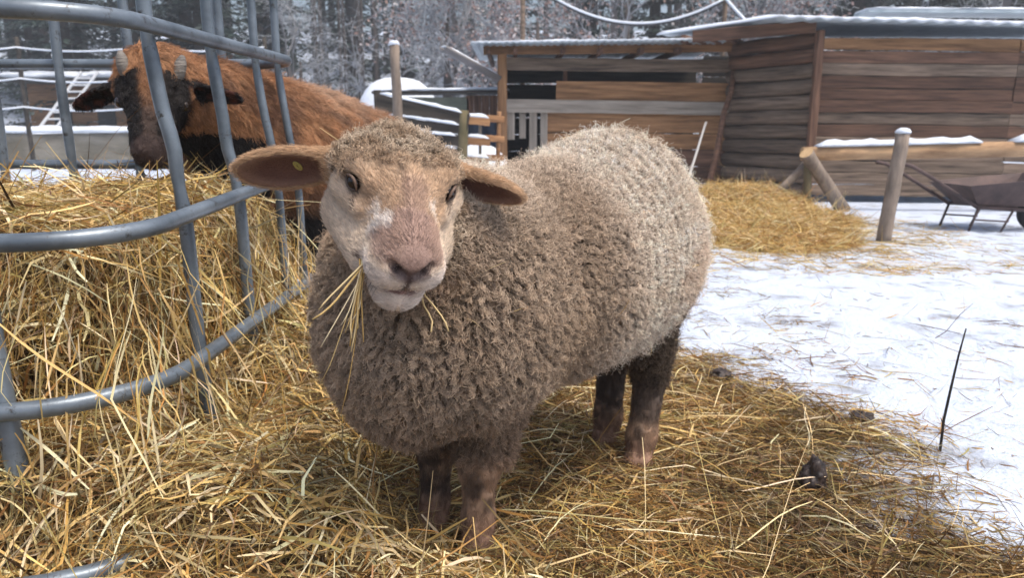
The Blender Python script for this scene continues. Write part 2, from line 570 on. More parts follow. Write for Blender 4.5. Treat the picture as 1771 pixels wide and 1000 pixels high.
def wool_col(p):
    n = fbm(p * 9, 3, 5); n2 = fbm(p * 30, 2, 9)
    a = (p - [-.13, 1.47, 0]) @ np.array([BD[0], BD[1], 0])
    pale = np.array([.77, .665, .555]); grey = np.array([.60, .49, .385]); rust = np.array([.44, .30, .21]); dirt = np.array([.17, .125, .09])
    c = mix(pale, grey, sstep(-.3, .5, n)[:, None][:, 0])
    chest = sstep(.42, .20, a + n * .05) * sstep(.95, .75, p[:, 2])
    c = mix(c, np.array([.36, .26, .175]), chest * .78)
    c = mix(c, rust, sstep(.15, .5, fbm(p * 5, 2, 21)) * .45)
    low = sstep(.50, .30, p[:, 2] + n * .08)                  # trodden-in mud along belly and brisket
    c = mix(c, np.array([.22, .15, .105]), low * .65)
    hind = sstep(.58, .46, p[:, 2] + n * .06) * sstep(.55, .68, a + n * .05)
    c = mix(c, dirt * .7, hind * .95)
    return c

def leg_col(p):
    n = fbm(p * 25, 3, 11)
    c = mix(np.array([.10, .068, .050]), np.array([.40, .26, .17]), sstep(-.40, .25, n))
    hind = sstep(1.75, 1.8, p[:, 1])
    c = mix(c, np.array([.085, .065, .055]), np.maximum(hind * sstep(.10, .17, p[:, 2] + n * .02) * .9, .45 * sstep(1.57, 1.60, p[:, 1]) * (1 - hind)))
    return mix(c, np.array([.26, .15, .105]), sstep(.12, .06, p[:, 2]) * .6)

def ear_col(p, q=None):
    """warm tan outside, dusky pink-brown in the cup"""
    c = np.tile(np.array([.50, .33, .20]), (len(p), 1))
    for (cc, M, ln, wd) in (earL, earR):
        e = (p - cc) @ M.T
        ins = sstep(.007, -.002, e[:, 2] * -1 + .002) * 0
        rr = np.sqrt((e[:, 0] / (ln / 2 - .004)) ** 2 + (e[:, 1] / (wd / 2 - .004)) ** 2)
        surf_in = (e[:, 2] < .012) & (rr < 1.0)
        c = np.where((surf_in & EAR_IN(p, cc, M, ln, wd))[:, None], mix(np.array([.135, .070, .055]), np.array([.25, .15, .105]), sstep(.5, 1.0, rr)), c)
    return c
def EAR_IN(p, c, M, ln, wd):
    e = (p - (c + M[2] * .015 + M[0] * .006)) @ M.T
    k = np.sqrt((e[:, 0] / (ln / 2 - .008)) ** 2 + (e[:, 1] / (wd / 2 - .007)) ** 2 + (e[:, 2] / .0165) ** 2)
    return k < 1.12

def body_col(p):
    gw, gh, ge, gl = gs = [eval_group(g, p) for g in (wool, head, ears, legs)]
    wm = wool_mask(p, gs)
    c = face_col(p)
    c = np.where((gl < np.minimum(gw, gh) + .004)[:, None], leg_col(p), c)
    c = np.where((ge < np.minimum(gw, gh) + .002)[:, None], ear_col(p), c)
    crowncol = mix(np.array([.56, .46, .35]), np.array([.40, .30, .21]), sstep(-.3, .4, fbm(p * 40, 2, 31)))
    wc = np.where((gh < gw + .02)[:, None], crowncol, wool_col(p))
    return mix(c, wc, wm), wm

scol, swm = body_col(SV)
sheep = empty('sheep', (-.05, 1.6, 0), 0, 'woolly beige sheep facing the camera with hay hanging from its mouth', 'sheep')
def under(root, o):
    o.parent = root; o.matrix_parent_inverse = Matrix.Translation(root.location).inverted(); return o
M_skin = attr_mat('sheep_skin', rough=.75, spec=.25, bump=.35, bscale=220)
lump = (G[:, 3] < np.minimum(G[:, 0], G[:, 1]) - .004) * .011 * fbm(SV * 60, 3, 43) + swm * (.006 * fbm(SV * 38, 2, 41) + .004 * fbm(SV * 85, 2, 42))
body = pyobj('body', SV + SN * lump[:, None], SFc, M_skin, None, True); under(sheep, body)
vcol(body, scol * mix(np.ones(3), np.array([.42, .38, .34]), swm))  # darker under the fleece: shade of the gaps between locks painted in

M_wool = attr_mat('wool_fibre', rough=.85, spec=.12)
# --- fleece
NW = 290000
wgt = np.where(swm > .3, 1.0, 0)
pos, no = scatter(SV, SFc, SN, NW, rng, wgt)
aa = (pos - [-.13, 1.47, 0]) @ np.array([BD[0], BD[1], 0])
chest = sstep(.40, .22, aa + .12 * fbm(pos * 7, 2, 77)) * sstep(.84, .60, pos[:, 2] + .08 * fbm(pos * 8, 2, 78))
gh = eval_group(head, pos); gw = eval_group(wool, pos)
crown = sstep(.02, .0, gh - gw) 
ridge = np.sin(aa * 6.283 / .036 + 2.2 * fbm(pos * 6, 2, 79)) * sstep(.25, .45, aa)
length = (.0085 + .016 * chest * (1 + .5 * fbm(pos * 14, 2, 304)) + .0045 * ridge + .005 * fbm(pos * 22, 2, 80)).clip(.005, .05) * rng.uniform(.75, 1.25, NW)
length = np.where(crown > .5, (.010 + .011 * fbm(pos * 45, 2, 81)).clip(.004, .03) * rng.uniform(.5, 1.6, NW), length)
flow = np.tile([.0, .0, -.45], (NW, 1)) + BD * .25 + np.array([0, 0, -.6]) * chest[:, None] + .9 * np.stack([fbm(pos * 9, 2, 301), fbm(pos * 9, 2, 302), fbm(pos * 9, 2, 303)], -1)
flow = np.where((crown > .5)[:, None], nrm(no * .4 + SU * .5 + rng.normal(0, .35, (NW, 3))), flow)
flow = flow - no * (flow * no).sum(1, keepdims=True) * .7
base_c, _ = body_col(pos)
i1 = chest > .35; i0 = ~i1
def wool_build(name, sel, ncl, **kw):
    pts, own = locks(pos[sel], no[sel], length[sel], flow[sel], ncl, rng, **kw)
    n = sel.sum(); k = pts.shape[1]
    v = rng.uniform(.62, 1.28, ncl)[own] * rng.uniform(.85, 1.15, n)
    c = base_c[sel] * v[:, None]
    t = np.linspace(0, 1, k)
    cc = c[:, None] * (.40 + .74 * t)[None, :, None]  # root-to-tip tone of wool, roots darkened further as painted shade between locks
    rad = np.linspace(.00052, .00026, k)
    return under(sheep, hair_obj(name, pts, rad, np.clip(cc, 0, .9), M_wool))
wool_build('wool', i0, 42000, npts=6, clump=.74, curl=.0034, turns=1.0, frizz=.5)
wool_build('wool', i1, 5600, npts=8, clump=.82, curl=.0050, turns=1.0, frizz=.34, cpow=.85)
# --- stray curly fibres standing proud of the fleece
n_ = 14000
si = rng.choice(np.where(crown < .5)[0], n_, replace=False)
ps, ow = locks(pos[si], no[si], .022 * rng.uniform(.6, 1.5, n_), flow[si] * .5, n_ // 2, rng, npts=9, clump=.5, curl=.005, turns=1.8, frizz=.6)
under(sheep, hair_obj('wool', ps, np.linspace(.00030, .00018, 9), np.clip(base_c[si] * rng.uniform(1.0, 1.6, n_)[:, None], 0, .85), M_wool))
# --- short face, ear and leg hair
M_hair = attr_mat('short_hair', rough=.6, spec=.25)
NF = 95000
pos, no = scatter(SV, SFc, SN, NF, rng, np.where(swm < .75, 1.0, 0) * np.where(G[:, 3] < np.minimum(G[:, 0], G[:, 1]), .6, 1))
c, wm = body_col(pos + rng.normal(0, .0028, pos.shape) * (eval_group(ears, pos) > .004)[:, None])
q = headq(pos)
isleg = eval_group(legs, pos) < np.minimum(eval_group(wool, pos), eval_group(head, pos))
isear = eval_group(ears, pos) < np.minimum(eval_group(wool, pos), eval_group(head, pos)) + .002
fl = np.where(isleg[:, None], [0, 0, -1.], -SF * .9 + SR * np.sign(q[:, 2:3]) * .25 + SU * .1)
fl = np.where(isear[:, None], SR * np.sign(q[:, 2:3]), fl)
ln = np.where(isleg, .014, .0085 + .006 * sstep(.05, -.04, q[:, 0])) * rng.uniform(.6, 1.3, NF)
bare = sstep(.190, .205, q[:, 0] + .25 * q[:, 1]) * sstep(-.05, -.02, q[:, 1]) * sstep(.045, .03, np.abs(q[:, 2])) * (~isleg) * (~isear)
ear_in = EAR_IN(pos, *earL) | EAR_IN(pos, *earR)
ln = np.where(isear & ear_in, .0022, ln) * (1 - .75 * bare)
for sg in (1, -1):
    ln *= sstep(.014, .024, np.linalg.norm(q - EYE * (1, 1, sg), axis=1)) * .9 + .1
d = nrm(fl - no * (fl * no).sum(1, keepdims=True)) 
d = nrm(d * .9 + no * .42 + rng.normal(0, .16, (NF, 3)))
t = np.linspace(0, 1, 4)
pts = pos[:, None] + d[:, None] * (ln[:, None] * t)[..., None] - no[:, None] * (ln[:, None] * .22 * t ** 2)[..., None]
cc = c * (rng.uniform(.75, 1.25, NF) * (1 + .25 * vnoise(pos * 160, 6)))[:, None]
under(sheep, hair_obj('hair', pts, np.linspace(.00034, .00012, 4), np.clip(cc, 0, .9), M_hair))
# --- whiskers, and hay caught in the fleece
nwk = 46
wf_ = rng.uniform(.135, .185, nwk); wr = rng.choice([-1, 1], nwk); wu = rng.uniform(-.075, -.005, nwk)
w0 = SO + wf_[:, None] * FSC * SF + wu[:, None] * SU + (wr * rng.uniform(.038, .056, nwk))[:, None] * SR
wd_ = nrm(wr[:, None] * SR * .8 + SF * .4 - SU * .5 + rng.normal(0, .35, (nwk, 3)))
tt = np.linspace(0, 1, 5)
under(sheep, hair_obj('whiskers', w0[:, None] + wd_[:, None] * (rng.uniform(.015, .04, nwk)[:, None] * tt)[..., None] - np.array([0, 0, .008]) * (tt ** 2)[None, :, None], np.linspace(.0003, .0001, 5), np.tile([.10, .08, .07], (nwk, 1)), M_hair))
# --- eyes
M_eye = simple('eye_dark', (.020, .012, .008), .08)
for sg in (1, -1):
    bm = bmesh.new(); bmesh.ops.create_uvsphere(bm, u_segments=20, v_segments=12, radius=.0135)
    me = bpy.data.meshes.new('eye'); bm.to_mesh(me); bm.free()
    me.polygons.foreach_set('use_smooth', np.ones(len(me.polygons), bool)); me.materials.append(M_eye)
    e = link(bpy.data.objects.new('eye', me)); e.location = hd(*(EYE * (1, 1, sg))) - (.62 * SF + .28 * SU + .70 * sg * SR) * .0030; under(sheep, e)
    # lids: two arched folds
    out = nrm(.62 * SF + .28 * SU + .70 * sg * SR); tang = nrm(SF - out * (SF @ out)); upv = nrm(SU - out * (SU @ out) - tang * (SU @ tang))
    ec = hd(*(EYE * (1, 1, sg))) - (.62 * SF + .28 * SU + .70 * sg * SR) * .0030
    for name, du, sw in (('upper_eyelid', 1, .0027), ('lower_eyelid', -1, .0018)):
        ptsl = []
        for k in range(9):
            w = -1 + 2 * k / 8
            q_ = ec + out * (.0122 + .0010 * du) + tang * (.0155 * w) + upv * (du * (.0100 if du > 0 else .0082) * (1 - w * w) - .0026 * w)
            ptsl.append(q_ - out * (.0045 * w * w))
        ob = MB().tube(ptsl, [sw * (.45 + .55 * (1 - abs(-1 + 2 * k / 8) ** 2)) for k in range(9)], 8).build(name, simple('eyelid', (.17, .11, .08) if du > 0 else (.07, .05, .042), .6), None, True)
        under(sheep, ob)

c_, M_, ln_, wd_ = earL
tg = MB()
for rr_ in (.0085, .0045):
    tg.tube([c_ + M_[0] * (-.020 + .55 * rr_ * math.cos(w) + .3 * rr_ * math.sin(w)) + M_[1] * (.004 + rr_ * math.sin(w)) + M_[2] * .001 for w in np.linspace(0, 6.283, 17)[:-1]], .0019, 6, closed=True)
under(sheep, tg.build('ear_tag', simple('yellow_mark', (.36, .30, .08), .5), None, True))

def fleece_hay():
    rr = np.random.default_rng(17)
    pb, nb = scatter(SV, SFc, SN, 70, rr, (swm > .9) * 1.0)
    root = empty('hay_bits', (-.05, 1.6, .9), 0, 'short bits of hay caught in the fleece of the sheep', 'hay'); root['kind'] = 'stuff'
    return root, pb, nb, rr
# ================================================================== ground
def near_z(x, y):
    """height of the ground: flat yard, gentle rise far behind"""
    x = np.asarray(x, float); y = np.asarray(y, float)
    p = np.stack([x, y, np.zeros_like(x)], -1)
    z = .018 * fbm(p * .9, 3, 101) + .006 * fbm(p * 5, 2, 102)
    z = z * sstep(.5, 4, np.hypot(x, y - 1.5))
    z = z + .05 * fbm(p * .25, 2, 103) * sstep(8, 20, y)
    return z + 13 * sstep(36, 95, y) 
def litter_amt(x, y):
    """how thick the trodden hay lies: 1 beside the feeder, 0 on clean snow"""
    p = np.stack([x, y, np.zeros_like(x)], -1)
    n = fbm(p * 2.2, 3, 111)
    edge = np.interp(y, [1.0, 1.35, 1.8, 2.2, 2.6, 3.0, 3.6], [1.02, 1.05, 1.12, 1.12, .95, .80, .5])
    a = sstep(.35, -.35, (x - edge) + n * .42) * sstep(3.7, 2.9, y + n * .5)
    return a
def hut_hay_amt(x, y):
    p = np.stack([x, y, np.zeros_like(x)], -1)
    n = fbm(p * 1.5, 3, 112)
    return sstep(1.15, .75, np.hypot((x - 2.35) / 1.25, (y - 7.6) / 2.6) + n * .3)
def snow_mat(name):
    m, t, b = mat_new(name)
    N = t.nodes; L = t.links
    tc = N.new('ShaderNodeTexCoord')
    n1 = N.new('ShaderNodeTexNoise'); n1.inputs['Scale'].default_value = 3.2; n1.inputs['Detail'].default_value = 8; n1.inputs['Roughness'].default_value = .6
    n2 = N.new('ShaderNodeTexNoise'); n2.inputs['Scale'].default_value = 60; n2.inputs['Detail'].default_value = 4
    L.new(tc.outputs['Object'], n1.inputs['Vector']); L.new(tc.outputs['Object'], n2.inputs['Vector'])
    at = N.new('ShaderNodeAttribute'); at.attribute_name = 'col'
    cr = N.new('ShaderNodeValToRGB')
    cr.color_ramp.elements[0].position = .30; cr.color_ramp.elements[0].color = (.22, .225, .235, 1)
    cr.color_ramp.elements[1].position = .46; cr.color_ramp.elements[1].color = (.53, .60, .72, 1)
    L.new(n1.outputs[0], cr.inputs[0])
    mud = N.new('ShaderNodeValToRGB')
    mud.color_ramp.elements[0].position = .3; mud.color_ramp.elements[0].color = (.065, .042, .024, 1)
    mud.color_ramp.elements[1].position = .7; mud.color_ramp.elements[1].color = (.21, .145, .085, 1)
    L.new(n2.outputs[0], mud.inputs[0])
    sp = N.new('ShaderNodeSeparateColor'); L.new(at.outputs['Color'], sp.inputs[0])
    # mask sharpened by noise
    ad = N.new('ShaderNodeMath'); ad.operation = 'ADD'; L.new(sp.outputs[0], ad.inputs[0])
    mm = N.new('ShaderNodeMath'); mm.operation = 'MULTIPLY_ADD'; mm.inputs[1].default_value = .9; mm.inputs[2].default_value = -.45
    n3 = N.new('ShaderNodeTexNoise'); n3.inputs['Scale'].default_value = 9; n3.inputs['Detail'].default_value = 8
    L.new(tc.outputs['Object'], n3.inputs['Vector']); L.new(n3.outputs[0], mm.inputs[0]); L.new(mm.outputs[0], ad.inputs[1])
    ms = N.new('ShaderNodeMapRange'); ms.inputs[1].default_value = .46; ms.inputs[2].default_value = .72; L.new(ad.outputs[0], ms.inputs[0])
    mx = N.new('ShaderNodeMix'); mx.data_type = 'RGBA'
    L.new(ms.outputs[0], mx.inputs[0]); L.new(cr.outputs[0], mx.inputs[6]); L.new(mud.outputs[0], mx.inputs[7])
    L.new(mx.outputs[2], b.inputs['Base Color'])
    b.inputs['Roughness'].default_value = .75
    b.inputs['Specular IOR Level'].default_value = .3
    bp = N.new('ShaderNodeBump'); bp.inputs['Strength'].default_value = .85; bp.inputs['Distance'].default_value = .05
    ah = N.new('ShaderNodeMath'); ah.operation = 'MULTIPLY_ADD'; ah.inputs[1].default_value = .25
    L.new(n2.outputs[0], ah.inputs[0]); L.new(n1.outputs[0], ah.inputs[2])
    L.new(ah.outputs[0], bp.inputs['Height']); L.new(bp.outputs[0], b.inputs['Normal'])
    return m
M_ground = snow_mat('trodden_snow')
gx = axis([(-90, -12, 3.), (-12, -4, .4), (-4, 8, .06), (8, 14, .4), (14, 90, 3.)])
gy = axis([(-6, .2, .6), (.2, 5, .05), (5, 14, .15), (14, 40, .8), (40, 150, 4.)])
GX, GY = np.meshgrid(gx, gy, indexing='ij')
GZ = near_z(GX.ravel(), GY.ravel())
# hoof prints pressed into the snow
for _ in range(300):
    hx, hy = rng.uniform(.7, 5.2), rng.uniform(1.6, 7.5)
    d2 = (GX.ravel() - hx) ** 2 + (GY.ravel() - hy) ** 2
    rr = rng.uniform(.045, .075)
    GZ = GZ - rng.uniform(.008, .03) * np.exp(-d2 / rr ** 2) + .005 * np.exp(-(np.sqrt(d2) - rr * 1.8) ** 2 / .03 ** 2)
nxg, nyg = GX.shape
I = np.arange(nxg * nyg).reshape(nxg, nyg)
gq = np.stack([I[:-1, :-1], I[1:, :-1], I[1:, 1:], I[:-1, 1:]], -1).reshape(-1, 4)
ground = pyobj('ground', np.stack([GX.ravel(), GY.ravel(), GZ], -1), gq, M_ground, None, True)
am = np.maximum(litter_amt(GX.ravel(), GY.ravel()), hut_hay_amt(GX.ravel(), GY.ravel()) * .42)
vcol(ground, np.repeat(am[:, None], 3, 1))
tag(ground, 'snow covered yard with trodden hay near the sheep', kind='structure')

# ================================================================== hay
HAYC = np.array([[.63, .45, .18], [.72, .57, .30], [.52, .33, .10], [.38, .205, .060], [.78, .66, .42], [.26, .135, .045], [.40, .32, .12], [.14, .075, .03]])
M_hay = attr_mat('hay_stem', rough=.55, spec=.35, trans=.18)
def strands(name, pos, dirs, sag, length, width, cols, rg, parent=None, nseg=4, up=None, kink=.25):
    """flat bent hay blades, one ribbon each: pos (N,3) middle, dirs (N,3), sag (N,) droop as part of the length"""
    n = len(pos)
    t = np.linspace(-.5, .5, nseg + 1)
    side0 = nrm(np.cross(dirs, rg.normal(0, 1, (n, 3)))); b0 = np.cross(dirs, side0)
    bend = rg.normal(0, kink, (n, 1, 1)) * (t ** 2 - .08)[None, :, None]
    fold_t = rg.uniform(-.3, .35, (n, 1)); fold = np.where(rg.random((n, 1)) < .4, rg.normal(0, .75, (n, 1)), 0) * np.maximum(0, t[None] - fold_t)
    bend2 = rg.normal(0, kink * .6, (n, 1, 1)) * (np.sin(t * 7))[None, :, None] * .3
    c = pos[:, None] + (dirs[:, None] * t[None, :, None] + b0[:, None] * (bend * .55) + side0[:, None] * (bend2 * .6 + fold[..., None])) * length[:, None, None]
    c[..., 2] -= (sag * length)[:, None] * (t ** 2)[None]
    tw = rg.uniform(0, 6.28, n)[:, None] + rg.normal(0, .8, n)[:, None] * t[None]
    sv_ = side0[:, None] * np.cos(tw)[..., None] + b0[:, None] * np.sin(tw)[..., None]
    wv = width[:, None] * (1 - .55 * np.abs(2 * t) ** 3)[None]
    L_ = c - sv_ * wv[..., None] * .5; R_ = c + sv_ * wv[..., None] * .5
    V = np.stack([L_, R_], 2).reshape(-1, 3)
    k = 2 * (nseg + 1)
    base = (np.arange(n) * k)[:, None, None]
    s_ = np.arange(nseg)[None, :, None] * 2
    F = (base + s_ + np.array([0, 1, 3, 2])[None, None]).reshape(-1, 4)
    o = pyobj(name, V, F, M_hay, parent, True)
    vcol(o, np.repeat(cols, k, 0))
    return o
def hay_cols(n, rg, w=None, var=.22):
    k = rg.choice(len(HAYC), n, p=w)
    return np.clip(HAYC[k] * rg.uniform(1 - var, 1 + var, (n, 1)) * rg.uniform(.93, 1.07, (n, 3)), 0, .95)

# ---- the pile in and in front of the feeder, as one implicit heap
def P_rbox(lo, hi, r):
    lo = np.asarray(lo, float); hi = np.asarray(hi, float); c = (lo + hi) / 2; h = (hi - lo) / 2 - r
    def f(p):
        q = np.abs(p - c) - h
        return np.sqrt((np.maximum(q, 0) ** 2).sum(-1)) + np.minimum(q.max(-1), 0) - r
    return f, lo, hi
hayprims = [
    (P_rbox((-2.3, 1.56, -.2), (-.97, 2.72, .65), .14), .02, '+'),
    (P_ell((-1.45, 2.1, .62), (.52, .55, .16)), .10, '+'),
    (P_rbox((-1.6, 1.98, -.2), (-.865, 2.72, .66), .12), .05, '+'),
    (P_ell((-.80, 2.30, .0), (.18, .45, .34)), .06, '+'),
    (P_ell((-.60, 1.98, -.02), (.20, .36, .22)), .06, '+'),
    (P_ell((-1.15, 1.75, .50), (.20, .20, .18)), .08, '+'),
    (P_ell((-1.08, 2.35, .66), (.22, .30, .12)), .08, '+'),
    (P_cone((-2.2, 1.56, .10), (-1.04, 1.58, .10), .25, .25), .06, '+'),
    (P_cone((-1.02, 1.60, .08), (-1.02, 2.7, .08), .24, .24), .06, '+'),
    (P_ell((-1.05, 1.50, .02), (.30, .20, .26)), .10, '+'),
    (P_ell((-.58, 1.42, -.02), (.30, .30, .27)), .08, '+'),
    (P_ell((-.38, 1.36, -.02), (.28, .20, .15)), .10, '+'),
    (P_ell((-.14, 1.27, -.03), (.28, .17, .085)), .08, '+'),
    (P_ell((-.80, 1.52, -.02), (.22, .26, .27)), .10, '+'),
    (P_ell((-.45, 1.12, -.02), (.30, .20, .11)), .10, '+'),
    (P_ell((-.74, 1.75, -.02), (.28, .50, .14)), .10, '+'),
    (P_ell((-.62, 2.4, .0), (.34, .5, .20)), .12, '+'),
    (P_ell((-.26, 1.16, -.02), (.34, .16, .065)), .10, '+'),
    (P_ell((-1.6, 1.42, .0), (.8, .22, .25)), .10, '+'),
    (P_ell((-.95, 1.08, -.02), (.5, .22, .075)), .10, '+'),
]
hax = [axis([(-2.4, .3, .022)]), axis([(.7, 3.0, .022)]), axis([(-.06, .9, .022)])]
hg = field_on_grid(hayprims, hax)
HX, HY, HZ = np.meshgrid(*hax, indexing='ij')
pp = np.stack([HX, HY, HZ], -1).reshape(-1, 3)
near_s = np.abs(hg.ravel()) < .12
add = np.zeros(len(pp)); add[near_s] = .045 * fbm(pp[near_s] * 6, 3, 51) + .05 * fbm(pp[near_s] * 2.5, 2, 53)
hg = hg + add.reshape(hg.shape).astype(np.float32)
HV, HF = surface_nets(hg, hax)
HN = vnormals(HV, HF)
M_heap = noisy('hay_heap', (.022, .012, .005), (.12, .070, .024), (40, 40, 120), rough=.9, bump=.8, bdist=.02)  # dark colour stands in for deep shade between the strands
haypile = empty('hay_pile', (-1.0, 1.6, 0), 0, 'loose golden hay heaped inside and spilling in front of the tubular feeder', 'hay')
haypile['kind'] = 'stuff'
under(haypile, pyobj('heap', HV, HF, M_heap, None, True))
nh = 80000
wgt = np.where((HV[:, 1] > 2.75) | (HV[:, 0] < -2.1), .15, 1.0) * np.where(HV[:, 0] < -1.5, .5, 1)
hp, hn = scatter(HV, HF, HN, nh, rng, wgt)
def hay_dirs(no, rg, hang):
    n = len(no)
    d = rg.normal(0, 1, (n, 3)); d[:, 2] *= .45
    g = np.tile([0, 0, -1.], (n, 1)) + rg.normal(0, .38, (n, 3))
    vert = (np.abs(no[:, 2]) < .55)
    d = np.where((vert & (rg.random(n) < hang))[:, None], g, d)
    d = d - no * (d * no).sum(1, keepdims=True) * rg.uniform(.55, 1.0, n)[:, None]
    return nrm(d)
d = hay_dirs(hn, rng, .72)
ln = rng.gamma(2.6, .048, nh).clip(.02, .42)
wd = np.where(rng.random(nh) < .22, rng.uniform(.003, .0075, nh), rng.uniform(.0008, .0026, nh))
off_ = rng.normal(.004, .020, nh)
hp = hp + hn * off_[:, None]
stack = hp[:, 2] > .55
wts = np.array([.20, .17, .18, .13, .09, .10, .06, .07])
cols = hay_cols(nh, rng, wts, .3) * (.85 + .35 * fbm(hp * 5, 2, 52))[:, None]
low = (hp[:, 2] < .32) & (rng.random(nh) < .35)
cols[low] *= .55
cols *= (.42 + .58 * sstep(-.018, .012, off_))[:, None]      # shade painted into the colour: strands darken deeper in the heap
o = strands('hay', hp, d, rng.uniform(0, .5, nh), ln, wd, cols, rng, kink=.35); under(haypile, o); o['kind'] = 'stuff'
# longer stems that stand clear of the heap
n2 = 1500
hp, hn = scatter(HV, HF, HN, n2, rng, wgt)
d = nrm(hay_dirs(hn, rng, .5) + hn * rng.uniform(0, .55, n2)[:, None])
o = strands('hay', hp + hn * rng.uniform(.005, .04, n2)[:, None], d, rng.uniform(0, .6, n2), rng.uniform(.14, .38, n2), rng.uniform(.002, .006, n2),
            np.clip(hay_cols(n2, rng, wts) * 1.15, 0, .9), rng, kink=.3, nseg=6); under(haypile, o); o['kind'] = 'stuff'

n2 = 420
bx_ = rng.uniform(-1.5, -.70, n2); side = rng.random(n2) < .55
px_ = np.where(side, rng.uniform(-.83, -.70, n2), bx_); py_ = np.where(side, rng.uniform(1.45, 2.7, n2), rng.uniform(1.27, 1.46, n2))
d = nrm(np.stack([rng.normal(0, .35, n2) + .3 * side, rng.normal(0, .35, n2) - .3 * ~side, -np.ones(n2)], -1))
o = strands('hay', np.stack([px_, py_, rng.uniform(.18, .62, n2)], -1), d, rng.uniform(0, .3, n2), rng.uniform(.10, .34, n2), rng.uniform(.0015, .006, n2), np.clip(hay_cols(n2, rng, [.3, .25, .15, .05, .25, 0, 0, 0]) * 1.1, 0, .9), rng, kink=.2, nseg=6); under(haypile, o); o['kind'] = 'stuff'
# broad pale blades, bent and broken
n2 = 4600
hp, hn = scatter(HV, HF, HN, n2, rng, wgt)
d = nrm(hay_dirs(hn, rng, .7) + hn * rng.uniform(0, .3, n2)[:, None])
o = strands('hay', hp + hn * rng.uniform(.005, .03, n2)[:, None], d, rng.uniform(0, .5, n2), rng.uniform(.06, .24, n2), rng.uniform(.0045, .0085, n2),
            np.clip(hay_cols(n2, rng, [.3, .25, .12, .03, .27, 0, .03, 0]) * 1.2, 0, .9), rng, kink=.55, nseg=5); under(haypile, o); o['kind'] = 'stuff'
# ---- trodden hay on the ground
nl = 85000
x = rng.uniform(-1.0, 2.6, nl * 2); y = .8 + 3.2 * rng.random(nl * 2) ** 1.15
am = litter_amt(x, y)
clumpn = fbm(np.stack([x, y, 0 * x], -1) * 3.5, 2, 121)
keep = rng.random(nl * 2) < np.clip(am * 1.05 + .012 + .10 * sstep(.1, .5, clumpn) * sstep(2.6, 1.3, x) * (x > .3), 0, 1) ** 1.2
x, y = x[keep][:nl], y[keep][:nl]; nl = len(x); am = litter_amt(x, y)
z = near_z(x, y) + .003 + rng.random(nl) ** 1.8 * .032 * am
d = rng.normal(0, 1, (nl, 3)); d[:, 2] *= .10; d = nrm(d)
wl = np.array([.10, .07, .14, .18, .05, .19, .12, .15])
cols = hay_cols(nl, rng, wl, .3)
p2 = np.stack([x, y, z], -1)
cols *= ((.82 + .4 * fbm(p2 * 3, 2, 131)) * (.45 + .55 * np.maximum(sstep(.004, .018, z - near_z(x, y)), sstep(.9, .4, am))))[:, None]  # low strands in thick litter darkened, painting shade between the stems
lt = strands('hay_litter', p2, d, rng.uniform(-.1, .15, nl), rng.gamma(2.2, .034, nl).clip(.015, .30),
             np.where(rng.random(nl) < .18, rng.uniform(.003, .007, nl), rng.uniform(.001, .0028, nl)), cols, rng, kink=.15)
tag(lt, 'trodden brown and golden hay strewn over the ground around the sheep', 'hay', kind='stuff')
# bright long stems lying on top of the litter
n2 = 700
x = rng.uniform(-.7, 1.6, n2); y = 1.0 + 2.0 * rng.random(n2) ** 1.3
k = litter_amt(x, y) > .35; x, y = x[k], y[k]; n2 = len(x)
d = rng.normal(0, 1, (n2, 3)); d[:, 2] *= .16; d = nrm(d)
lt2 = strands('hay_stems', np.stack([x, y, .022 + .03 * rng.random(n2)], -1), d, rng.uniform(.1, .5, n2), rng.uniform(.12, .45, n2), rng.uniform(.0014, .0038, n2),
              np.clip(hay_cols(n2, rng, [.25, .3, .1, 0, .3, 0, .05, 0]) * 1.1, 0, .9), rng, kink=.15, nseg=6)
tag(lt2, 'long pale hay stems scattered loose on top of the trodden hay', 'hay', kind='stuff')
# wisps and bits of hay trodden across the snow
n2 = 4200
x = rng.uniform(.6, 5.5, n2 * 3); y = rng.uniform(1.2, 7.5, n2 * 3)
k = (rng.random(n2 * 3) < sstep(.0, .45, fbm(np.stack([x, y, 0 * x], -1) * 1.6, 3, 141)) * np.exp(-(x - .6) * .38) + .07); x, y = x[k][:n2], y[k][:n2]; n2 = len(x)
d = nrm(rng.normal(0, 1, (n2, 3)) * [1, 1, .06])
o = strands('hay_wisps', np.stack([x, y, near_z(x, y) + .004 + .008 * rng.random(n2)], -1), d, rng.uniform(-.05, .1, n2), rng.gamma(2.5, .05, n2).clip(.03, .4), rng.uniform(.0015, .005, n2), hay_cols(n2, rng, wl, .3) * .7, rng, nseg=4)
tag(o, 'sparse wisps of hay trodden into the open snow', 'hay', kind='stuff')
# ---- hay forked out in front of the hut
hprims = [(P_ell((2.25, 6.9, -.02), (1.0, 1.1, .06)), .1, '+'), (P_ell((2.75, 8.2, -.02), (1.0, 1.2, .12)), .2, '+'), (P_ell((2.9, 9.2, .0), (.75, .9, .28)), .2, '+'), (P_ell((1.9, 7.6, -.02), (.9, 1.2, .08)), .2, '+')]
hax = [axis([(.7, 4.2, .05)]), axis([(5.6, 10.3, .05)]), axis([(-.06, .5, .03)])]
g2 = field_on_grid(hprims, hax)
V2, F2 = surface_nets(g2, hax)
V2 = V2 + np.stack([0 * V2[:, 0], 0 * V2[:, 0], .05 * fbm(V2 * 4, 3, 61)], -1)
N2 = vnormals(V2, F2)
hh = empty('hay_heap', (2.4, 7.8, 0), 0, 'flat heap of yellow straw on the snow in front of the log hut', 'hay'); hh['kind'] = 'stuff'
under(hh, pyobj('heap', V2, F2, noisy('straw_heap', (.16, .09, .02), (.40, .26, .07), (18, 18, 30), rough=.9, bump=.8, bdist=.03), None, True))
n3 = 15000
hp, hn = scatter(V2, F2, N2, n3, rng)
d = nrm(rng.normal(0, 1, (n3, 3)) * [1, 1, .25])
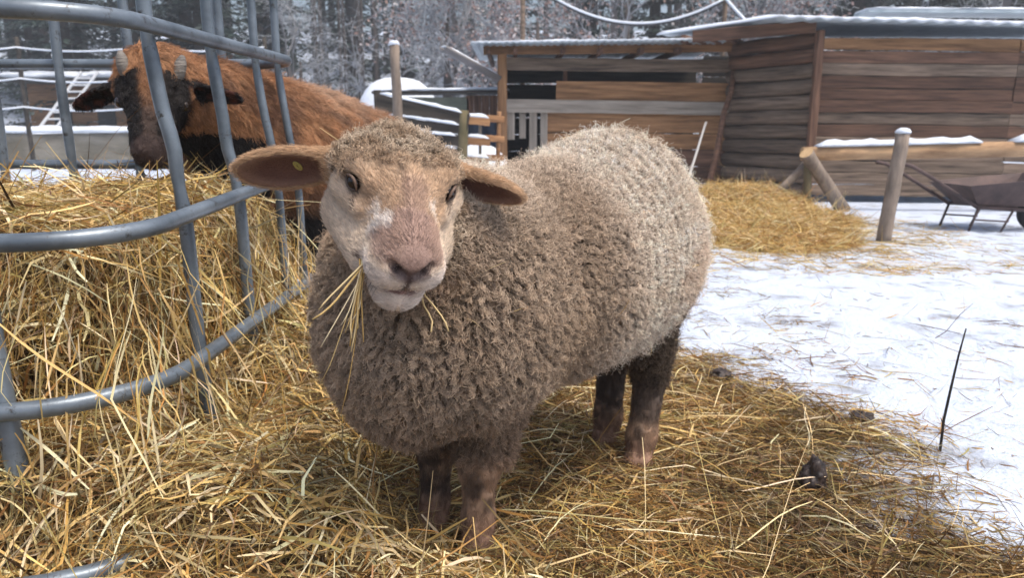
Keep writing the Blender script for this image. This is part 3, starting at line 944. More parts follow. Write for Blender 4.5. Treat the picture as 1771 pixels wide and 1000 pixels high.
o = strands('hay', hp + hn * .02, d, rng.uniform(0, .4, n3), rng.uniform(.12, .45, n3), rng.uniform(.003, .009, n3), hay_cols(n3, rng, [.3, .2, .22, .1, .06, .06, .06, 0]), rng, nseg=3)
under(hh, o); o['kind'] = 'stuff'
n3 = 5000
x = rng.uniform(.6, 4.4, n3 * 4); y = rng.uniform(4.8, 9.6, n3 * 4)
k = rng.random(n3 * 4) < sstep(1.75, .8, np.hypot((x - 2.35) / 1.25, (y - 7.6) / 2.4) + .45 * fbm(np.stack([x, y, 0 * x], -1) * 1.8, 3, 113)) * .6
x, y = x[k][:n3], y[k][:n3]; n3 = len(x)
o = strands('hay', np.stack([x, y, near_z(x, y) + .012], -1), nrm(rng.normal(0, 1, (n3, 3)) * [1, 1, .08]), np.zeros(n3), rng.uniform(.08, .35, n3), rng.uniform(.003, .008, n3), hay_cols(n3, rng, [.3, .2, .22, .1, .06, .06, .06, 0]) * .9, rng, nseg=3)
under(hh, o); o['kind'] = 'stuff'

# ================================================================== tubular feeder
M_galv = noisy('galvanised_steel', (.095, .118, .142), (.205, .245, .285), (6, 6, 6), rough=.38, bump=.15, bscale=90, metal=.35, spec=.5, ramp=(.35, .65), bdist=.003)
def _rust(m):
    t = m.node_tree; N = t.nodes; L = t.links; b = N['Principled BSDF']
    src = b.inputs['Base Color'].links[0].from_socket
    tc = N.new('ShaderNodeTexCoord'); n = N.new('ShaderNodeTexNoise'); n.inputs['Scale'].default_value = 28; n.inputs['Detail'].default_value = 9; n.inputs['Roughness'].default_value = .75
    L.new(tc.outputs['Object'], n.inputs['Vector'])
    cr = N.new('ShaderNodeValToRGB'); cr.color_ramp.elements[0].position = .57; cr.color_ramp.elements[1].position = .66
    L.new(n.outputs[0], cr.inputs[0])
    mx = N.new('ShaderNodeMix'); mx.data_type = 'RGBA'; mx.inputs[7].default_value = (.045, .04, .035, 1)
    L.new(cr.outputs[0], mx.inputs[0]); L.new(src, mx.inputs[6]); L.new(mx.outputs[2], b.inputs['Base Color'])
_rust(M_galv)
feeder = empty('hay_feeder', (-1.4, 2.0, 0), 0, 'grey galvanised tubular steel hay feeder with rails and upright bars', 'feeder')
def rrect(x0, x1, y0, y1, r, z, zfar=None, n=9):
    P = []
    for cx, cy, a0 in ((x1 - r, y0 + r, -90), (x1 - r, y1 - r, 0), (x0 + r, y1 - r, 90), (x0 + r, y0 + r, 180)):
        for k in range(n):
            a = math.radians(a0 + 90 * k / (n - 1))
            P.append((cx + r * math.cos(a), cy + r * math.sin(a)))
    zf = z if zfar is None else zfar
    out = []
    m = len(P)
    for i in range(m):
        a, b = P[i], P[(i + 1) % m]
        L_ = math.hypot(b[0] - a[0], b[1] - a[1]); k = max(1, int(L_ / .12))
        for j in range(k):
            q = (a[0] + (b[0] - a[0]) * j / k, a[1] + (b[1] - a[1]) * j / k)
            out.append((q[0], q[1], z + (zf - z) * max(0, min(1, (q[1] - y0) / (y1 - y0)))))
    return out
for x1, y0, r_, z, zf in ((-.80, 1.44, .20, 1.18, 1.205), (-.755, 1.36, .22, .745, .83), (-.745, 1.31, .30, .42, .42), (-.63, 1.135, .34, .155, .06)):
    o = MB().tube(rrect(-2.2, x1, y0, 2.85, r_, z, zf), .0185 if z > .1 else .021, 14, closed=True).build('rail', M_galv, None, True); under(feeder, o)
def bar(xs, ys, rad=.0165, kink=0):
    """upright pipe welded inside the rails, squeezed where it crosses them; xs, ys give its place at heights .02 .06 .42 .745 1.18 1.75"""
    zs = np.linspace(.02, 1.75, 40)
    zk = [.02, .06, .42, .745, 1.18, 1.75]
    pts = [(np.interp(z, zk, xs) + kink * math.exp(-((z - .92) / .05) ** 2) + .003 * math.sin(z * 9 + xs[0] * 7), np.interp(z, zk, ys), z) for z in zs]
    rr = [rad * (1 - .18 * math.exp(-((z - 1.18) / .03) ** 2) - .22 * math.exp(-((z - .83) / .03) ** 2)) for z in zs]
    o = MB().tube(pts, rr, 12).build('bar', M_galv, None, True); under(feeder, o)
for y_, k_ in ((1.75, .008), (2.11, -.006), (2.47, .004), (2.70, 0)):
    bar([-.775, -.775, -.785, -.795, -.838, -.850], [y_] * 6, .0172 if y_ < 2.2 else .0140, k_)
for x_ in (-1.95, -1.69, -1.43, -1.08):
    bar([x_] * 6, [2.813] * 6, .0175)
for x_ in (-.985, -1.3, -1.62, -1.94):
    bar([x_, x_, x_ - .02, x_ - .06, x_ - .12, x_ - .15], [1.335, 1.335, 1.35, 1.40, 1.478, 1.49], .021)

root_, pb, nb, rr_ = fleece_hay()
db = nrm(rr_.normal(0, 1, (len(pb), 3)) * [1, 1, .6]); db = nrm(db - nb * (db * nb).sum(1, keepdims=True) * .85)
o = strands('hay', pb + nb * .016, db, np.zeros(len(pb)), rr_.uniform(.012, .07, len(pb)), rr_.uniform(.0009, .0022, len(pb)), hay_cols(len(pb), rr_, [.25, .25, .2, .1, .15, .05, 0, 0]), rr_, kink=.3); under(root_, o)
# ================================================================== the brown goat behind the feeder
GO = np.array([-1.187, 2.475, 1.040])
GF, GU, GR = frame((.20, -.72, -.66), math.radians(4))
GM = np.stack([GF, GU, GR])
def gd(f, u, r): return GO + f * GF + u * GU + r * GR
GBD = nrm([.50, .82, -.10]); GBL = nrm([.85, -.52, 0]); GBU = np.cross(GBD, GBL); GBM = np.stack([GBD, GBL, GBU])
g_body = [
    (P_ell((-.88, 3.20, .80), (.50, .27, .34), GBM), .08, '+'),
    (P_ell((-1.02, 2.98, .84), (.27, .24, .33), GBM), .10, '+'),
    (P_ell((-.68, 3.50, .76), (.26, .25, .28), GBM), .10, '+'),
    (P_cone((-1.08, 2.92, .98), gd(-.10, .02, 0), .20, .125), .08, '+'),
    (P_ell((-1.10, 2.82, 1.10), (.12, .14, .11)), .06, '+'),
]
g_head = [
    (P_ell(gd(-.05, .02, 0), (.11, .095, .105), GM), .03, '+'),
    (P_cone(gd(.0, .02, 0), gd(.20, -.02, 0), .085, .055), .03, '+'),
    (P_cone(gd(-.02, -.05, 0), gd(.17, -.06, 0), .08, .045), .03, '+'),
    (P_cone(gd(-.03, .03, .095), gd(.03, .035, .080), .030, .022), .02, '+'),
    (P_cone(gd(-.03, .03, -.095), gd(.03, .035, -.080), .030, .022), .02, '+'),
]
g_ears = []
GE = []
for base, tip, ln, wd in ((gd(-.06, .02, -.10), np.array([-1.475, 2.50, 1.028]), .20, .075), (gd(-.06, .03, .10), np.array([-.925, 2.55, 1.060]), .20, .075)):
    e_, info = ear(base, tip, np.array([0, -.7, -.7]), ln, wd); g_ears += e_; GE.append(info)
g_legs = []
for a in ([(-1.05, 2.90, .60), (-1.04, 2.92, .35), (-1.04, 2.92, .04)], [(-.86, 2.98, .60), (-.85, 3.0, .35), (-.85, 3.0, .04)],
          [(-.80, 3.60, .60), (-.76, 3.62, .36), (-.78, 3.58, .04)], [(-.56, 3.50, .60), (-.52, 3.53, .36), (-.54, 3.48, .04)]):
    g_legs += leg(a, (.09, .045, .035))
    g_legs.append((P_ell((a[-1][0], a[-1][1] - .01, .03), (.045, .055, .04)), .01, '+'))
gax = [axis([(-1.55, -.85, .009), (-.85, -.1, .016)]), axis([(2.2, 2.8, .009), (2.8, 3.95, .016)]), axis([(-.02, .7, .016), (.7, 1.32, .009)])]
gg = field_on_grid(g_body + g_legs + g_head + g_ears, gax)
GV, GFc = surface_nets(gg, gax)
GV = relax(GV, GFc, 2, .4)
GN = vnormals(GV, GFc)
def goat_col(p):
    q = (p - GO) @ GM.T; f, u, r = q.T
    n = fbm(p * 14, 3, 201); n2 = fbm(p * 40, 2, 202)
    orange = np.array([.34, .170, .082]); dark = np.array([.17, .085, .048]); black = np.array([.012, .010, .010]); pale = np.array([.50, .33, .22])
    b = mix(orange, dark, sstep(-.2, .6, n))
    b = mix(b, pale, sstep(.98, 1.12, p[:, 2] + n * .05) * sstep(2.95, 3.15, p[:, 1]) * .75)
    b = mix(b, black, sstep(.72, .60, p[:, 2] + n * .06))
    gb, gh, ge = [eval_group(k, p) for k in (g_body, g_head, g_ears)]
    h = mix(np.array([.20, .095, .045]), np.array([.060, .040, .032]), sstep(.02, .14, f + n2 * .03))
    st = sstep(.044, .026, np.abs(np.abs(r) - .080 + .10 * np.maximum(f, 0) + n2 * .008)) * sstep(-.10, -.06, f)
    h = mix(h, black, st)
    h = mix(h, black, sstep(-.045, -.075, u + n2 * .01) * sstep(.05, -.02, f) * .0 + sstep(.04, .0, np.hypot(f + .10, u - .10)) * .9)
    h = mix(h, np.array([.014, .011, .010]), sstep(.026, .042, np.abs(r) + .10 * np.maximum(f, 0) + n2 * .012) * sstep(.115, .095, np.abs(r) - .3 * np.maximum(f, 0)) * .95)
    h = mix(h, np.array([.06, .04, .035]), sstep(.17, .21, f))
    c = np.where((gh < gb + .01)[:, None], h, b)
    neck = (gb < gh + .02) & (p[:, 1] < 2.75)
    c = np.where((neck & (p[:, 2] < .95 + .03 * n))[:, None], black * 1.3, c)
    c = np.where((ge < np.minimum(gh, gb) + .004)[:, None], mix(black * 1.2, np.array([.09, .03, .02]), sstep(0, .6, n2)), c)
    return c
goat = empty('goat', (-.9, 3.1, 0), 0, 'shaggy orange brown goat with black face stripes feeding behind the bars', 'goat')
o = pyobj('body', GV, GFc, attr_mat('goat_skin', rough=.8, spec=.2), None, True); under(goat, o)
gc = goat_col(GV); vcol(o, gc * .8)
NG = 60000
gp, gn = scatter(GV, GFc, GN, NG, rng, np.where(GV[:, 2] > .4, 1, .2) * np.where(GV[:, 1] < 2.75, 1.6, 1))
q = (gp - GO) @ GM.T
ish = np.minimum(eval_group(g_head, gp), eval_group(g_ears, gp)) < eval_group(g_body, gp)
fl = np.where(ish[:, None], GF * .8, GBD * .5 + np.array([0, 0, -.9]))
ln = np.where(ish, .011, np.where(gp[:, 1] < 2.72, .022, .042)) * rng.uniform(.5, 1.35, NG)
d = fl - gn * (fl * gn).sum(1, keepdims=True)
d = nrm(nrm(d) + gn * np.where(ish, .35, .30)[:, None] + rng.normal(0, .14, (NG, 3)))
ncl = 3500
pts, own = locks(gp, d, ln, np.zeros((NG, 3)), ncl, rng, npts=5, clump=.6, curl=.003, turns=.5, frizz=.2)
cc = goat_col(gp) * (rng.uniform(.7, 1.3, ncl)[own] * rng.uniform(.8, 1.2, NG))[:, None]
under(goat, hair_obj('hair', pts, np.linspace(.0008, .0003, 5), np.clip(cc, 0, .9), attr_mat('goat_fur', rough=.55, spec=.3)))
M_horn = noisy('horn', (.07, .062, .055), (.26, .235, .205), (20, 20, 140), rough=.6, bump=.9)
for sg in (1, -1):
    b0 = gd(-.045, .080, sg * .072)
    pts = [b0 + GU * (.050 * t) - GF * (.045 * t * t + .01 * t) + GR * sg * .02 * t for t in np.linspace(0, 1, 7)]
    o = MB().tube(pts, [.021, .022, .022, .021, .020, .016, .008], 12).build('horn', M_horn, None, True); under(goat, o)
    bm = bmesh.new(); bmesh.ops.create_uvsphere(bm, u_segments=16, v_segments=10, radius=.019)
    me = bpy.data.meshes.new('eye'); bm.to_mesh(me); bm.free(); me.materials.append(M_eye)
    e = link(bpy.data.objects.new('eye', me)); e.location = gd(.028, .028, sg * .094); under(goat, e)
# ================================================================== wooden things
WOODS = {
 'grey': noisy('weathered_wood', (.055, .038, .027), (.27, .195, .140), (1.6, 22, 22), rough=.85, bump=.5, rnd=.28),
 'orange': noisy('brown_plank', (.125, .058, .024), (.40, .215, .100), (1.4, 20, 20), rough=.8, bump=.4, rnd=.22),
 'red': noisy('red_brown_plank', (.050, .027, .018), (.225, .120, .075), (1.5, 22, 22), rough=.85, bump=.45, rnd=.25),
 'pale': noisy('pale_plank', (.18, .15, .12), (.38, .33, .275), (1.5, 20, 20), rough=.85, bump=.4, rnd=.12),
 'dark': noisy('dark_board', (.014, .012, .010), (.060, .050, .040), (1.2, 14, 14), rough=.9, bump=.5, rnd=.3),
 'moss': noisy('mossy_post', (.05, .050, .022), (.17, .135, .075), (6, 6, 3), rough=.95, bump=.6, rnd=.1),
 'bark': noisy('bark', (.10, .078, .06), (.34, .27, .215), (9, 9, 2.5), rough=.9, bump=.7, rnd=.12),
 'cut': noisy('cut_end', (.42, .27, .13), (.60, .42, .23), (30, 30, 30), rough=.8, bump=.2),
}
M_snow = noisy('snow', (.60, .65, .72), (.70, .75, .82), (6, 6, 6), rough=.7, bump=.5, bscale=25, bdist=.02, spec=.3)
def frame_to(o, p0, p1, up):
    x = (Vector(p1) - Vector(p0)).normalized(); u = Vector(up); u = (u - x * u.dot(x)).normalized(); y = u.cross(x)
    M = Matrix((x, y, u)).transposed().to_4x4(); M.translation = Vector(p0); o.matrix_world = M
    return o
def plank(name, p0, p1, w, t, mat, root=None, up=(0, 0, 1), wany=.06, rounded=0, rg=random, seg=7):
    """sawn or slab board from p0 to p1; local x along, y through (thickness), z across (width); rounded: bulge of the front"""
    L_ = (Vector(p1) - Vector(p0)).length
    V = []; F = []
    prof = [(-.5, -.42), (-.42, -.5), (.42, -.5), (.5, -.42), (.5, .42), (.42, .5), (-.42, .5), (-.5, .42)]
    if rounded:
        prof = [(.5, -.5), (.5, .5), (-.05, .5), (-.38, .36), (-.5, .12), (-.5, -.12), (-.38, -.36), (-.05, -.5)]
        prof = [(a, b) for a, b in prof][::-1]
    e0 = [rg.uniform(-1, 1) * wany for _ in range(seg + 1)]; e1 = [rg.uniform(-1, 1) * wany for _ in range(seg + 1)]
    bow = rg.uniform(-1, 1) * .02 * L_ * wany
    n = len(prof)
    for i in range(seg + 1):
        s = i / seg
        for a, b in prof:
            V.append((s * L_, a * t, b * w + (e1[i] if b > 0 else e0[i]) * w * .5 + bow * math.sin(s * 3.14)))
    for i in range(seg):
        for k in range(n):
            l = (k + 1) % n
            F.append((i * n + k, i * n + l, (i + 1) * n + l, (i + 1) * n + k))
    F.append(tuple(range(n - 1, -1, -1))); F.append(tuple(seg * n + k for k in range(n)))
    o = pyobj(name, V, F, mat, None, bool(rounded))
    frame_to(o, p0, p1, up)
    if root is not None: attach(o, root)
    return o
def attach(o, root):
    bpy.context.view_layer.update() if False else None
    o.parent = root; o.matrix_parent_inverse = Matrix.Translation(root.location).inverted()
    return o
def pole(name, p0, p1, r0, r1, mat, root=None, n=10, seg=6, wob=.12, ends=None):
    P = [Vector(p0).lerp(Vector(p1), i / seg) for i in range(seg + 1)]
    P = [p + Vector((random.uniform(-1, 1), random.uniform(-1, 1), 0)) * r0 * wob for p in P]
    o = MB().tube(P, [r0 + (r1 - r0) * i / seg + random.uniform(-1, 1) * r0 * .05 for i in range(seg + 1)], n).build(name, mat, None, True)
    if ends:
        o.data.materials.append(ends); o.data.polygons[-1].material_index = 1; o.data.polygons[-2].material_index = 1
        o.data.polygons[-1].use_smooth = False; o.data.polygons[-2].use_smooth = False
    if root is not None: attach(o, root)
    return o
def snow_strip(name, p0, p1, w, h, root=None, seg=14, seed=1):
    """snow lying along the top of a rail or board: lumpy bolster, flat below"""
    L_ = (Vector(p1) - Vector(p0)).length; V = []; F = []
    prof = [(-.5, 0), (-.52, .35), (-.36, .8), (0, 1.0), (.36, .8), (.52, .35), (.5, 0)]
    n = len(prof); rr = random.Random(seed)
    for i in range(seg + 1):
        k = .75 + .35 * rr.random(); e = .35 if i in (0, seg) else 1
        for a, b in prof:
            V.append((L_ * i / seg, a * w * (.8 + .25 * rr.random()), b * h * k * e))
    for i in range(seg):
        for k in range(n):
            l = (k + 1) % n
            F.append((i * n + k, i * n + l, (i + 1) * n + l, (i + 1) * n + k))
    F.append(tuple(range(n - 1, -1, -1))); F.append(tuple(seg * n + k for k in range(n)))
    o = pyobj(name, V, F, M_snow, None, True)
    frame_to(o, p0, p1, (0, 0, 1))
    if root is not None: attach(o, root)
    return o
def snow_cap(name, c, r, h, root=None):
    V = []; F = []; n = 14; rings = [(1.02, 0), (1.08, .35), (.85, .8), (.45, 1.0)]
    for k, (a, b) in enumerate(rings):
        for i in range(n):
            w = 6.283 * i / n; q = a * r * random.uniform(.94, 1.06)
            V.append((c[0] + q * math.cos(w), c[1] + q * math.sin(w), c[2] + b * h * random.uniform(.9, 1.1)))
    for k in range(len(rings) - 1):
        for i in range(n):
            j = (i + 1) % n; F.append((k * n + i, k * n + j, (k + 1) * n + j, (k + 1) * n + i))
    F.append(tuple((len(rings) - 1) * n + i for i in range(n))); F.append(tuple(range(n - 1, -1, -1)))
    o = pyobj(name, V, F, M_snow, None, True)
    if root is not None: attach(o, root)
    return o
M_sheet = noisy('roof_sheet', (.30, .36, .40), (.48, .55, .60), (3, 3, 3), rough=.45, bump=0, metal=.3)
def corrugated(root, A, B, C, D, pitch=.20, amp=.022, snow=.05, ns=None, nt_=10, seed=3):
    """sheet over the quad A-B (eave) C-D (ridge), waves across the eave, and the snow lying on it"""
    A, B, C, D = [np.array(q, float) for q in (A, B, C, D)]
    L_ = np.linalg.norm(B - A); ns = int(L_ / pitch * 6)
    s = np.linspace(0, 1, ns + 1)[:, None, None]; t = np.linspace(0, 1, nt_ + 1)[None, :, None]
    P = (A * (1 - s) + B * s) * (1 - t) + (D * (1 - s) + C * s) * t
    P = P + np.array([0, 0, 1.]) * amp * np.sin(s * L_ / pitch * 6.283)
    def sheet(P0, P1, name, mat):
        m = P0.shape[0] * P0.shape[1]
        I = np.arange(m).reshape(P0.shape[:2])
        q = np.stack([I[:-1, :-1], I[1:, :-1], I[1:, 1:], I[:-1, 1:]], -1).reshape(-1, 4)
        Fc = [q + m, q[:, ::-1]]
        for e in (I[:, 0], I[-1, :], I[::-1, -1], I[::-1][:, 0][::1] if False else I[0, ::-1]):
            Fc.append(np.stack([e[:-1], e[1:], e[1:] + m, e[:-1] + m], -1))
        o = pyobj(name, np.concatenate([P0.reshape(-1, 3), P1.reshape(-1, 3)]), np.concatenate(Fc), mat, None, True)
        return attach(o, root)
    sheet(P - [0, 0, .004], P, 'roof_sheet', M_sheet)
    top = (A * (1 - s) + B * s) * (1 - t) + (D * (1 - s) + C * s) * t
    nz_ = fbm(top.reshape(-1, 3) * 3, 3, seed).reshape(top.shape[:2])[..., None]
    edge = np.minimum(1, np.minimum(np.minimum(s, 1 - s) * L_ / .10, t * 14 + .35) )
    top = top + np.array([0, 0, 1.]) * (amp * .4 * np.sin(s * L_ / pitch * 6.283) + amp * 1.05 + snow * (1 + .5 * nz_) * edge)
    sheet(P + [0, 0, .003], np.maximum(top, P + [0, 0, .006]), 'roof_snow', M_snow)

# ---- the log hut
K = np.array([4.10, 10.15]); Lc = np.array([3.31, 11.43]); Rr = np.array([9.2, 10.05])
hut = empty('log_hut', (5.5, 11, 0), 0, 'brown log and slab board hut with snow on its corrugated roof', 'hut')
def wall_line(a, b, z0, z1, n, mats, root, nm='log', t=.07, rounded=1, jit=.02, drop=0, cuts=()):
    zs = np.linspace(z0, z1, n + 1)
    for i in range(n):
        zc = (zs[i] + zs[i + 1]) / 2; w = (zs[i + 1] - zs[i]) * (.985 if rounded else .955)
        segs = [0] + list(cuts) + [1]
        for k in range(len(segs) - 1):
            p = a + (b - a) * (segs[k] + (.0015 if k else 0)); q_ = a + (b - a) * segs[k + 1]
            m = mats[i] if isinstance(mats, list) else mats
            j = random.uniform(-jit, jit)
            plank(nm, (p[0], p[1] + j, zc + drop * segs[k]), (q_[0], q_[1] + j, zc + drop * segs[k + 1]), w, t * random.uniform(.85, 1.15), WOODS[m], root, wany=.10 if rounded else .13, rounded=rounded)
wall_line(K, Rr, .10, 2.20, 13, ['grey', 'grey', 'grey', 'grey', 'grey', 'red', 'grey', 'red', 'red', 'red', 'grey', 'red', 'orange'], hut, 'slab', .05, 0, .016, -.06, (.52,))
wall_line(Lc, K, .05, 2.28, 11, ['grey'] * 9 + ['red', 'red'], hut, 'log', .15, 1, .02)
plank('corner_post', (K[0] - .01, K[1] - .06, .05), (K[0] - .01, K[1] - .06, 2.28), .10, .10, WOODS['red'], hut, up=(1, 0, 0))
plank('fascia', (2.55, 10.72, 2.28), (4.02, 10.06, 2.33), .16, .04, WOODS['red'], hut, wany=.03)
for i, tt in enumerate((.0, .12, .24, .36)):
    q_ = np.array([2.45, 10.85]) * (1 - tt) + np.array([4.0, 10.1]) * tt
    plank('rafter', (q_[0], q_[1] + .02, 2.27), (q_[0] + .45, q_[1] + 1.0, 2.32), .11, .07, WOODS['red'], hut, wany=.02)
corrugated(hut, (3.40, 9.82, 2.40), (9.6, 9.70, 2.22), (9.6, 13.6, 2.62), (2.30, 12.1, 2.47), pitch=.24, amp=.016, snow=.05)
plank('ridge_board', (5.2, 11.4, 2.70), (9.4, 11.3, 2.66), .05, .5, M_sheet, hut, wany=.01)
snow_strip('ridge_snow', (5.2, 11.4, 2.725), (9.4, 11.3, 2.685), .5, .05, hut, 20, 5)
wall_line(np.array([3.4, 13.4]), np.array([9.2, 13.4]), .05, 2.3, 6, 'dark', hut, 'back_board', .05, 0)

# ---- the open fronted shed
shed = empty('open_shed', (1.5, 12, 0), 0, 'open fronted plank shed with dark inside and flat snowy metal roof', 'shed')
Y0 = 11.43
def sp(px0, px1, py0, py1, mat, name='plank', y=Y0, t=.035, slope=0, wany=.04):
    """board given by its edges as measured on the shed front (the front is parallel to the picture)"""
    x0, x1 = (px0 - 885.5) * .00905, (px1 - 885.5) * .00905
    z0, z1 = .95 + (227 - py1) * .00925 , .95 + (227 - py0) * .00925
    if abs(x1 - x0) >= z1 - z0:
        return plank(name, (x0, y, (z0 + z1) / 2), (x1, y, (z0 + z1) / 2 + slope), z1 - z0, t, WOODS[mat], shed, wany=wany)
    return plank(name, ((x0 + x1) / 2, y, z0), ((x0 + x1) / 2 + slope, y, z1), x1 - x0, t, WOODS[mat], shed, up=(1, 0, 0), wany=wany)
sp(838, 1268, 85, 103, 'orange', 'beam', Y0 - .06, .06, .05)
sp(866, 1266, 106, 126, 'grey', 'beam', Y0 - .03, .05, -.04)
sp(960, 1258, 143, 181, 'orange', 'plank', Y0 + .03, .03, -.03)
sp(866, 1252, 172, 193, 'pale', 'rail', Y0 - .03, .05, -.05)
for a, b in ((190, 226), (227, 252), (253, 280), (281, 308), (309, 336)):
    sp(944, 1254, a, b, 'orange' if a < 240 else 'red', 'plank', Y0 + .03, .03, -.02)
for a, b, c in ((877, 890, 238), (898, 909, 236), (915, 928, 258), (934, 946, 262)):
    sp(a, b, 184, c, 'pale', 'picket', Y0 + .012, .025, wany=.02)
sp(861, 877, 95, 334, 'orange', 'post', Y0, .12)
sp(973, 980, 120, 150, 'red', 'post', Y0 + .2, .07)
wall_line(np.array([-.20, 11.6]), np.array([-.20, 13.9]), .0, 2.1, 7, 'dark', shed, 'side_board', .035, 0)
wall_line(np.array([-.20, 13.9]), np.array([3.4, 13.9]), .0, 2.15, 7, 'dark', shed, 'back_board', .035, 0)
for xx in (-.35, .05, .75, 1.3, 1.9, 2.45):
    plank('rafter', (xx, 11.05, 2.13), (xx, 13.8, 2.17), .09, .06, WOODS['red'], shed, wany=.02)
corrugated(shed, (-.60, 10.9, 2.215), (3.10, 10.75, 2.25), (3.35, 14.1, 2.30), (-.60, 14.1, 2.28), pitch=.10, amp=.007, snow=.05, seed=8)
# ---- things leaning at the shed
stick = pole('pole', (2.85, 10.6, .0), (3.34, 11.3, 1.86), .045, .04, WOODS['red'], wob=.5)
tag(stick, 'dark brown rough pole leaning in the corner between shed and hut', 'pole')
stick = pole('stick', (2.30, 9.9, .0), (2.76, 10.55, 1.10), .018, .016, simple('pale_stick', (.55, .53, .50), .6), wob=.1)
tag(stick, 'thin pale stick leaning near the shed boards behind the rump', 'stick')
# gutter
gut = empty('gutter', (-.6, 10.9, 0), 0, 'short metal gutter with snow in it sloping from the shed post', 'gutter')
a, b = Vector((-.95, 10.5, 2.13)), Vector((-.21, 11.33, 1.78))
V = []; F = []
x = (b - a).normalized(); s_ = x.cross(Vector((0, 0, 1))).normalized(); u_ = s_.cross(x)
for i, p in enumerate((a, b)):
    for rr in (.075, .066):
        for k in range(9):
            w = math.pi * (1 + k / 8); V.append(p + s_ * math.cos(w) * rr + u_ * math.sin(w) * rr)
for k in range(8):
    F += [(k, k + 1, 19 + k, 18 + k), (9 + k, 27 + k, 28 + k, 10 + k), (k, 9 + k, 10 + k, k + 1), (18 + k, 19 + k, 28 + k, 27 + k)]
F += [(0, 18, 27, 9), (8, 17, 35, 26)]
attach(pyobj('channel', V, F, simple('old_zinc', (.20, .19, .19), .6, .3), None, True), gut)
snow_strip('snow', a - u_ * .01, b - u_ * .01, .125, .05, gut, 10, 7)
# hanging cable on its poles
cab = empty('hanging_cable', (2, 12, 0), 0, 'snow covered cable sagging between poles above the shed roof', 'cable')
def sag(p, q, s, n=14):
    p, q = Vector(p), Vector(q)
    return [p.lerp(q, i / n) - Vector((0, 0, s * 4 * (i / n) * (1 - i / n))) for i in range(n + 1)]
c1 = sag((.2, 14.2, 3.75), (3.95, 14.2, 3.36), .62, 22)
c2 = sag((3.95, 14.2, 3.36), (4.02, 12.6, 2.60), .02, 6)
for c_ in (c1, c2):
    attach(MB().tube(c_, .020, 8).build('cable', simple('cable_black', (.03, .03, .035), .5), None, True), cab)
    attach(MB().tube([p + Vector((0, 0, .030)) for p in c_], .026, 8).build('snow', M_snow, None, True), cab)
for x_, z_, lab in ((.2, 3.75, 'thin grey pole holding the cable behind the middle of the shed'), (3.95, 3.36, 'thin grey pole holding the cable at the corner of the hut')):
    p = pole('cable_pole', (x_, 14.2, 0), (x_, 14.2, z_), .05, .045, WOODS['grey'], wob=.05); tag(p, lab, 'pole')
# ---- fence post with snow cap in the yard
fp = empty('fence_post', (3.31, 6.4, 0), 0, 'round bark covered fence post with snow cap standing alone in snow', 'post')
pole('post', (3.31, 6.4, -.05), (3.40, 6.43, .95), .062, .056, WOODS['bark'], fp, 12, 8, .10)
snow_cap('snow_cap', (3.40, 6.43, .945), .058, .045, fp)
# ---- log barrier on crossed legs
bar_ = empty('log_barrier', (5, 9, 0), 0, 'heavy log rail with snow on it resting on crossed poles', 'barrier')
pole('rail', (3.55, 9.0, .70), (8.0, 8.85, .80), .085, .10, noisy('peeled_log', (.20, .11, .055), (.62, .40, .22), (2, 9, 9), rough=.85, bump=.5), bar_, 12, 10, .10, WOODS['cut'])
pole('leg', (4.15, 9.05, .0), (3.50, 8.75, .72), .085, .08, WOODS['bark'], bar_, 12, 5, .08, WOODS['cut'])
pole('leg', (3.15, 8.9, .12), (3.72, 9.15, .62), .055, .05, WOODS['bark'], bar_, 10, 5)
pole('leg', (3.60, 8.82, .0), (3.58, 8.86, .62), .050, .048, WOODS['moss'], bar_, 10, 5)
pole('leg', (7.4, 8.7, .0), (7.2, 8.9, .74), .07, .065, WOODS['bark'], bar_, 10, 5)
snow_strip('rail_snow', (3.72, 8.99, .78), (5.65, 8.93, .832), .20, .085, bar_, 18, 11)
snow_strip('rail_snow', (6.05, 8.92, .84), (7.9, 8.86, .888), .22, .10, bar_, 14, 12)
# ---- wheelbarrow
wb = empty('wheelbarrow', (4.6, 7.2, 0), 0, 'rusty dark metal wheelbarrow with long handles parked in the snow', 'wheelbarrow')
M_rust = noisy('rusty_steel', (.055, .040, .040), (.13, .085, .075), (7, 7, 7), rough=.7, bump=.3, metal=.2)
M_tyre = simple('tyre', (.02, .02, .022), .8)
def hexa(V8): return V8, [(0, 3, 2, 1), (4, 5, 6, 7), (0, 1, 5, 4), (1, 2, 6, 5), (2, 3, 7, 6), (3, 0, 4, 7)]
# tray: open trough, outer shell and inner shell
bo = [(4.52, 7.02, .25), (5.05, 7.02, .25), (5.05, 7.42, .25), (4.52, 7.42, .25)]
to = [(4.32, 6.86, .46), (5.30, 6.86, .55), (5.30, 7.58, .55), (4.32, 7.58, .46)]
bi = [(4.54, 7.05, .265), (5.03, 7.05, .265), (5.03, 7.39, .265), (4.54, 7.39, .265)]
ti = [(4.345, 6.885, .46), (5.27, 6.885, .55), (5.27, 7.555, .55), (4.345, 7.555, .46)]
V = bo + to + bi + ti
F = [(3, 2, 1, 0)] + [(k, (k + 1) % 4, 4 + (k + 1) % 4, 4 + k) for k in range(4)] + [(8, 9, 10, 11)] + [(8 + (k + 1) % 4, 8 + k, 12 + k, 12 + (k + 1) % 4) for k in range(4)] + [(4 + k, 4 + (k + 1) % 4, 12 + (k + 1) % 4, 12 + k) for k in range(4)]
attach(pyobj('tray', V, F, M_rust), wb)
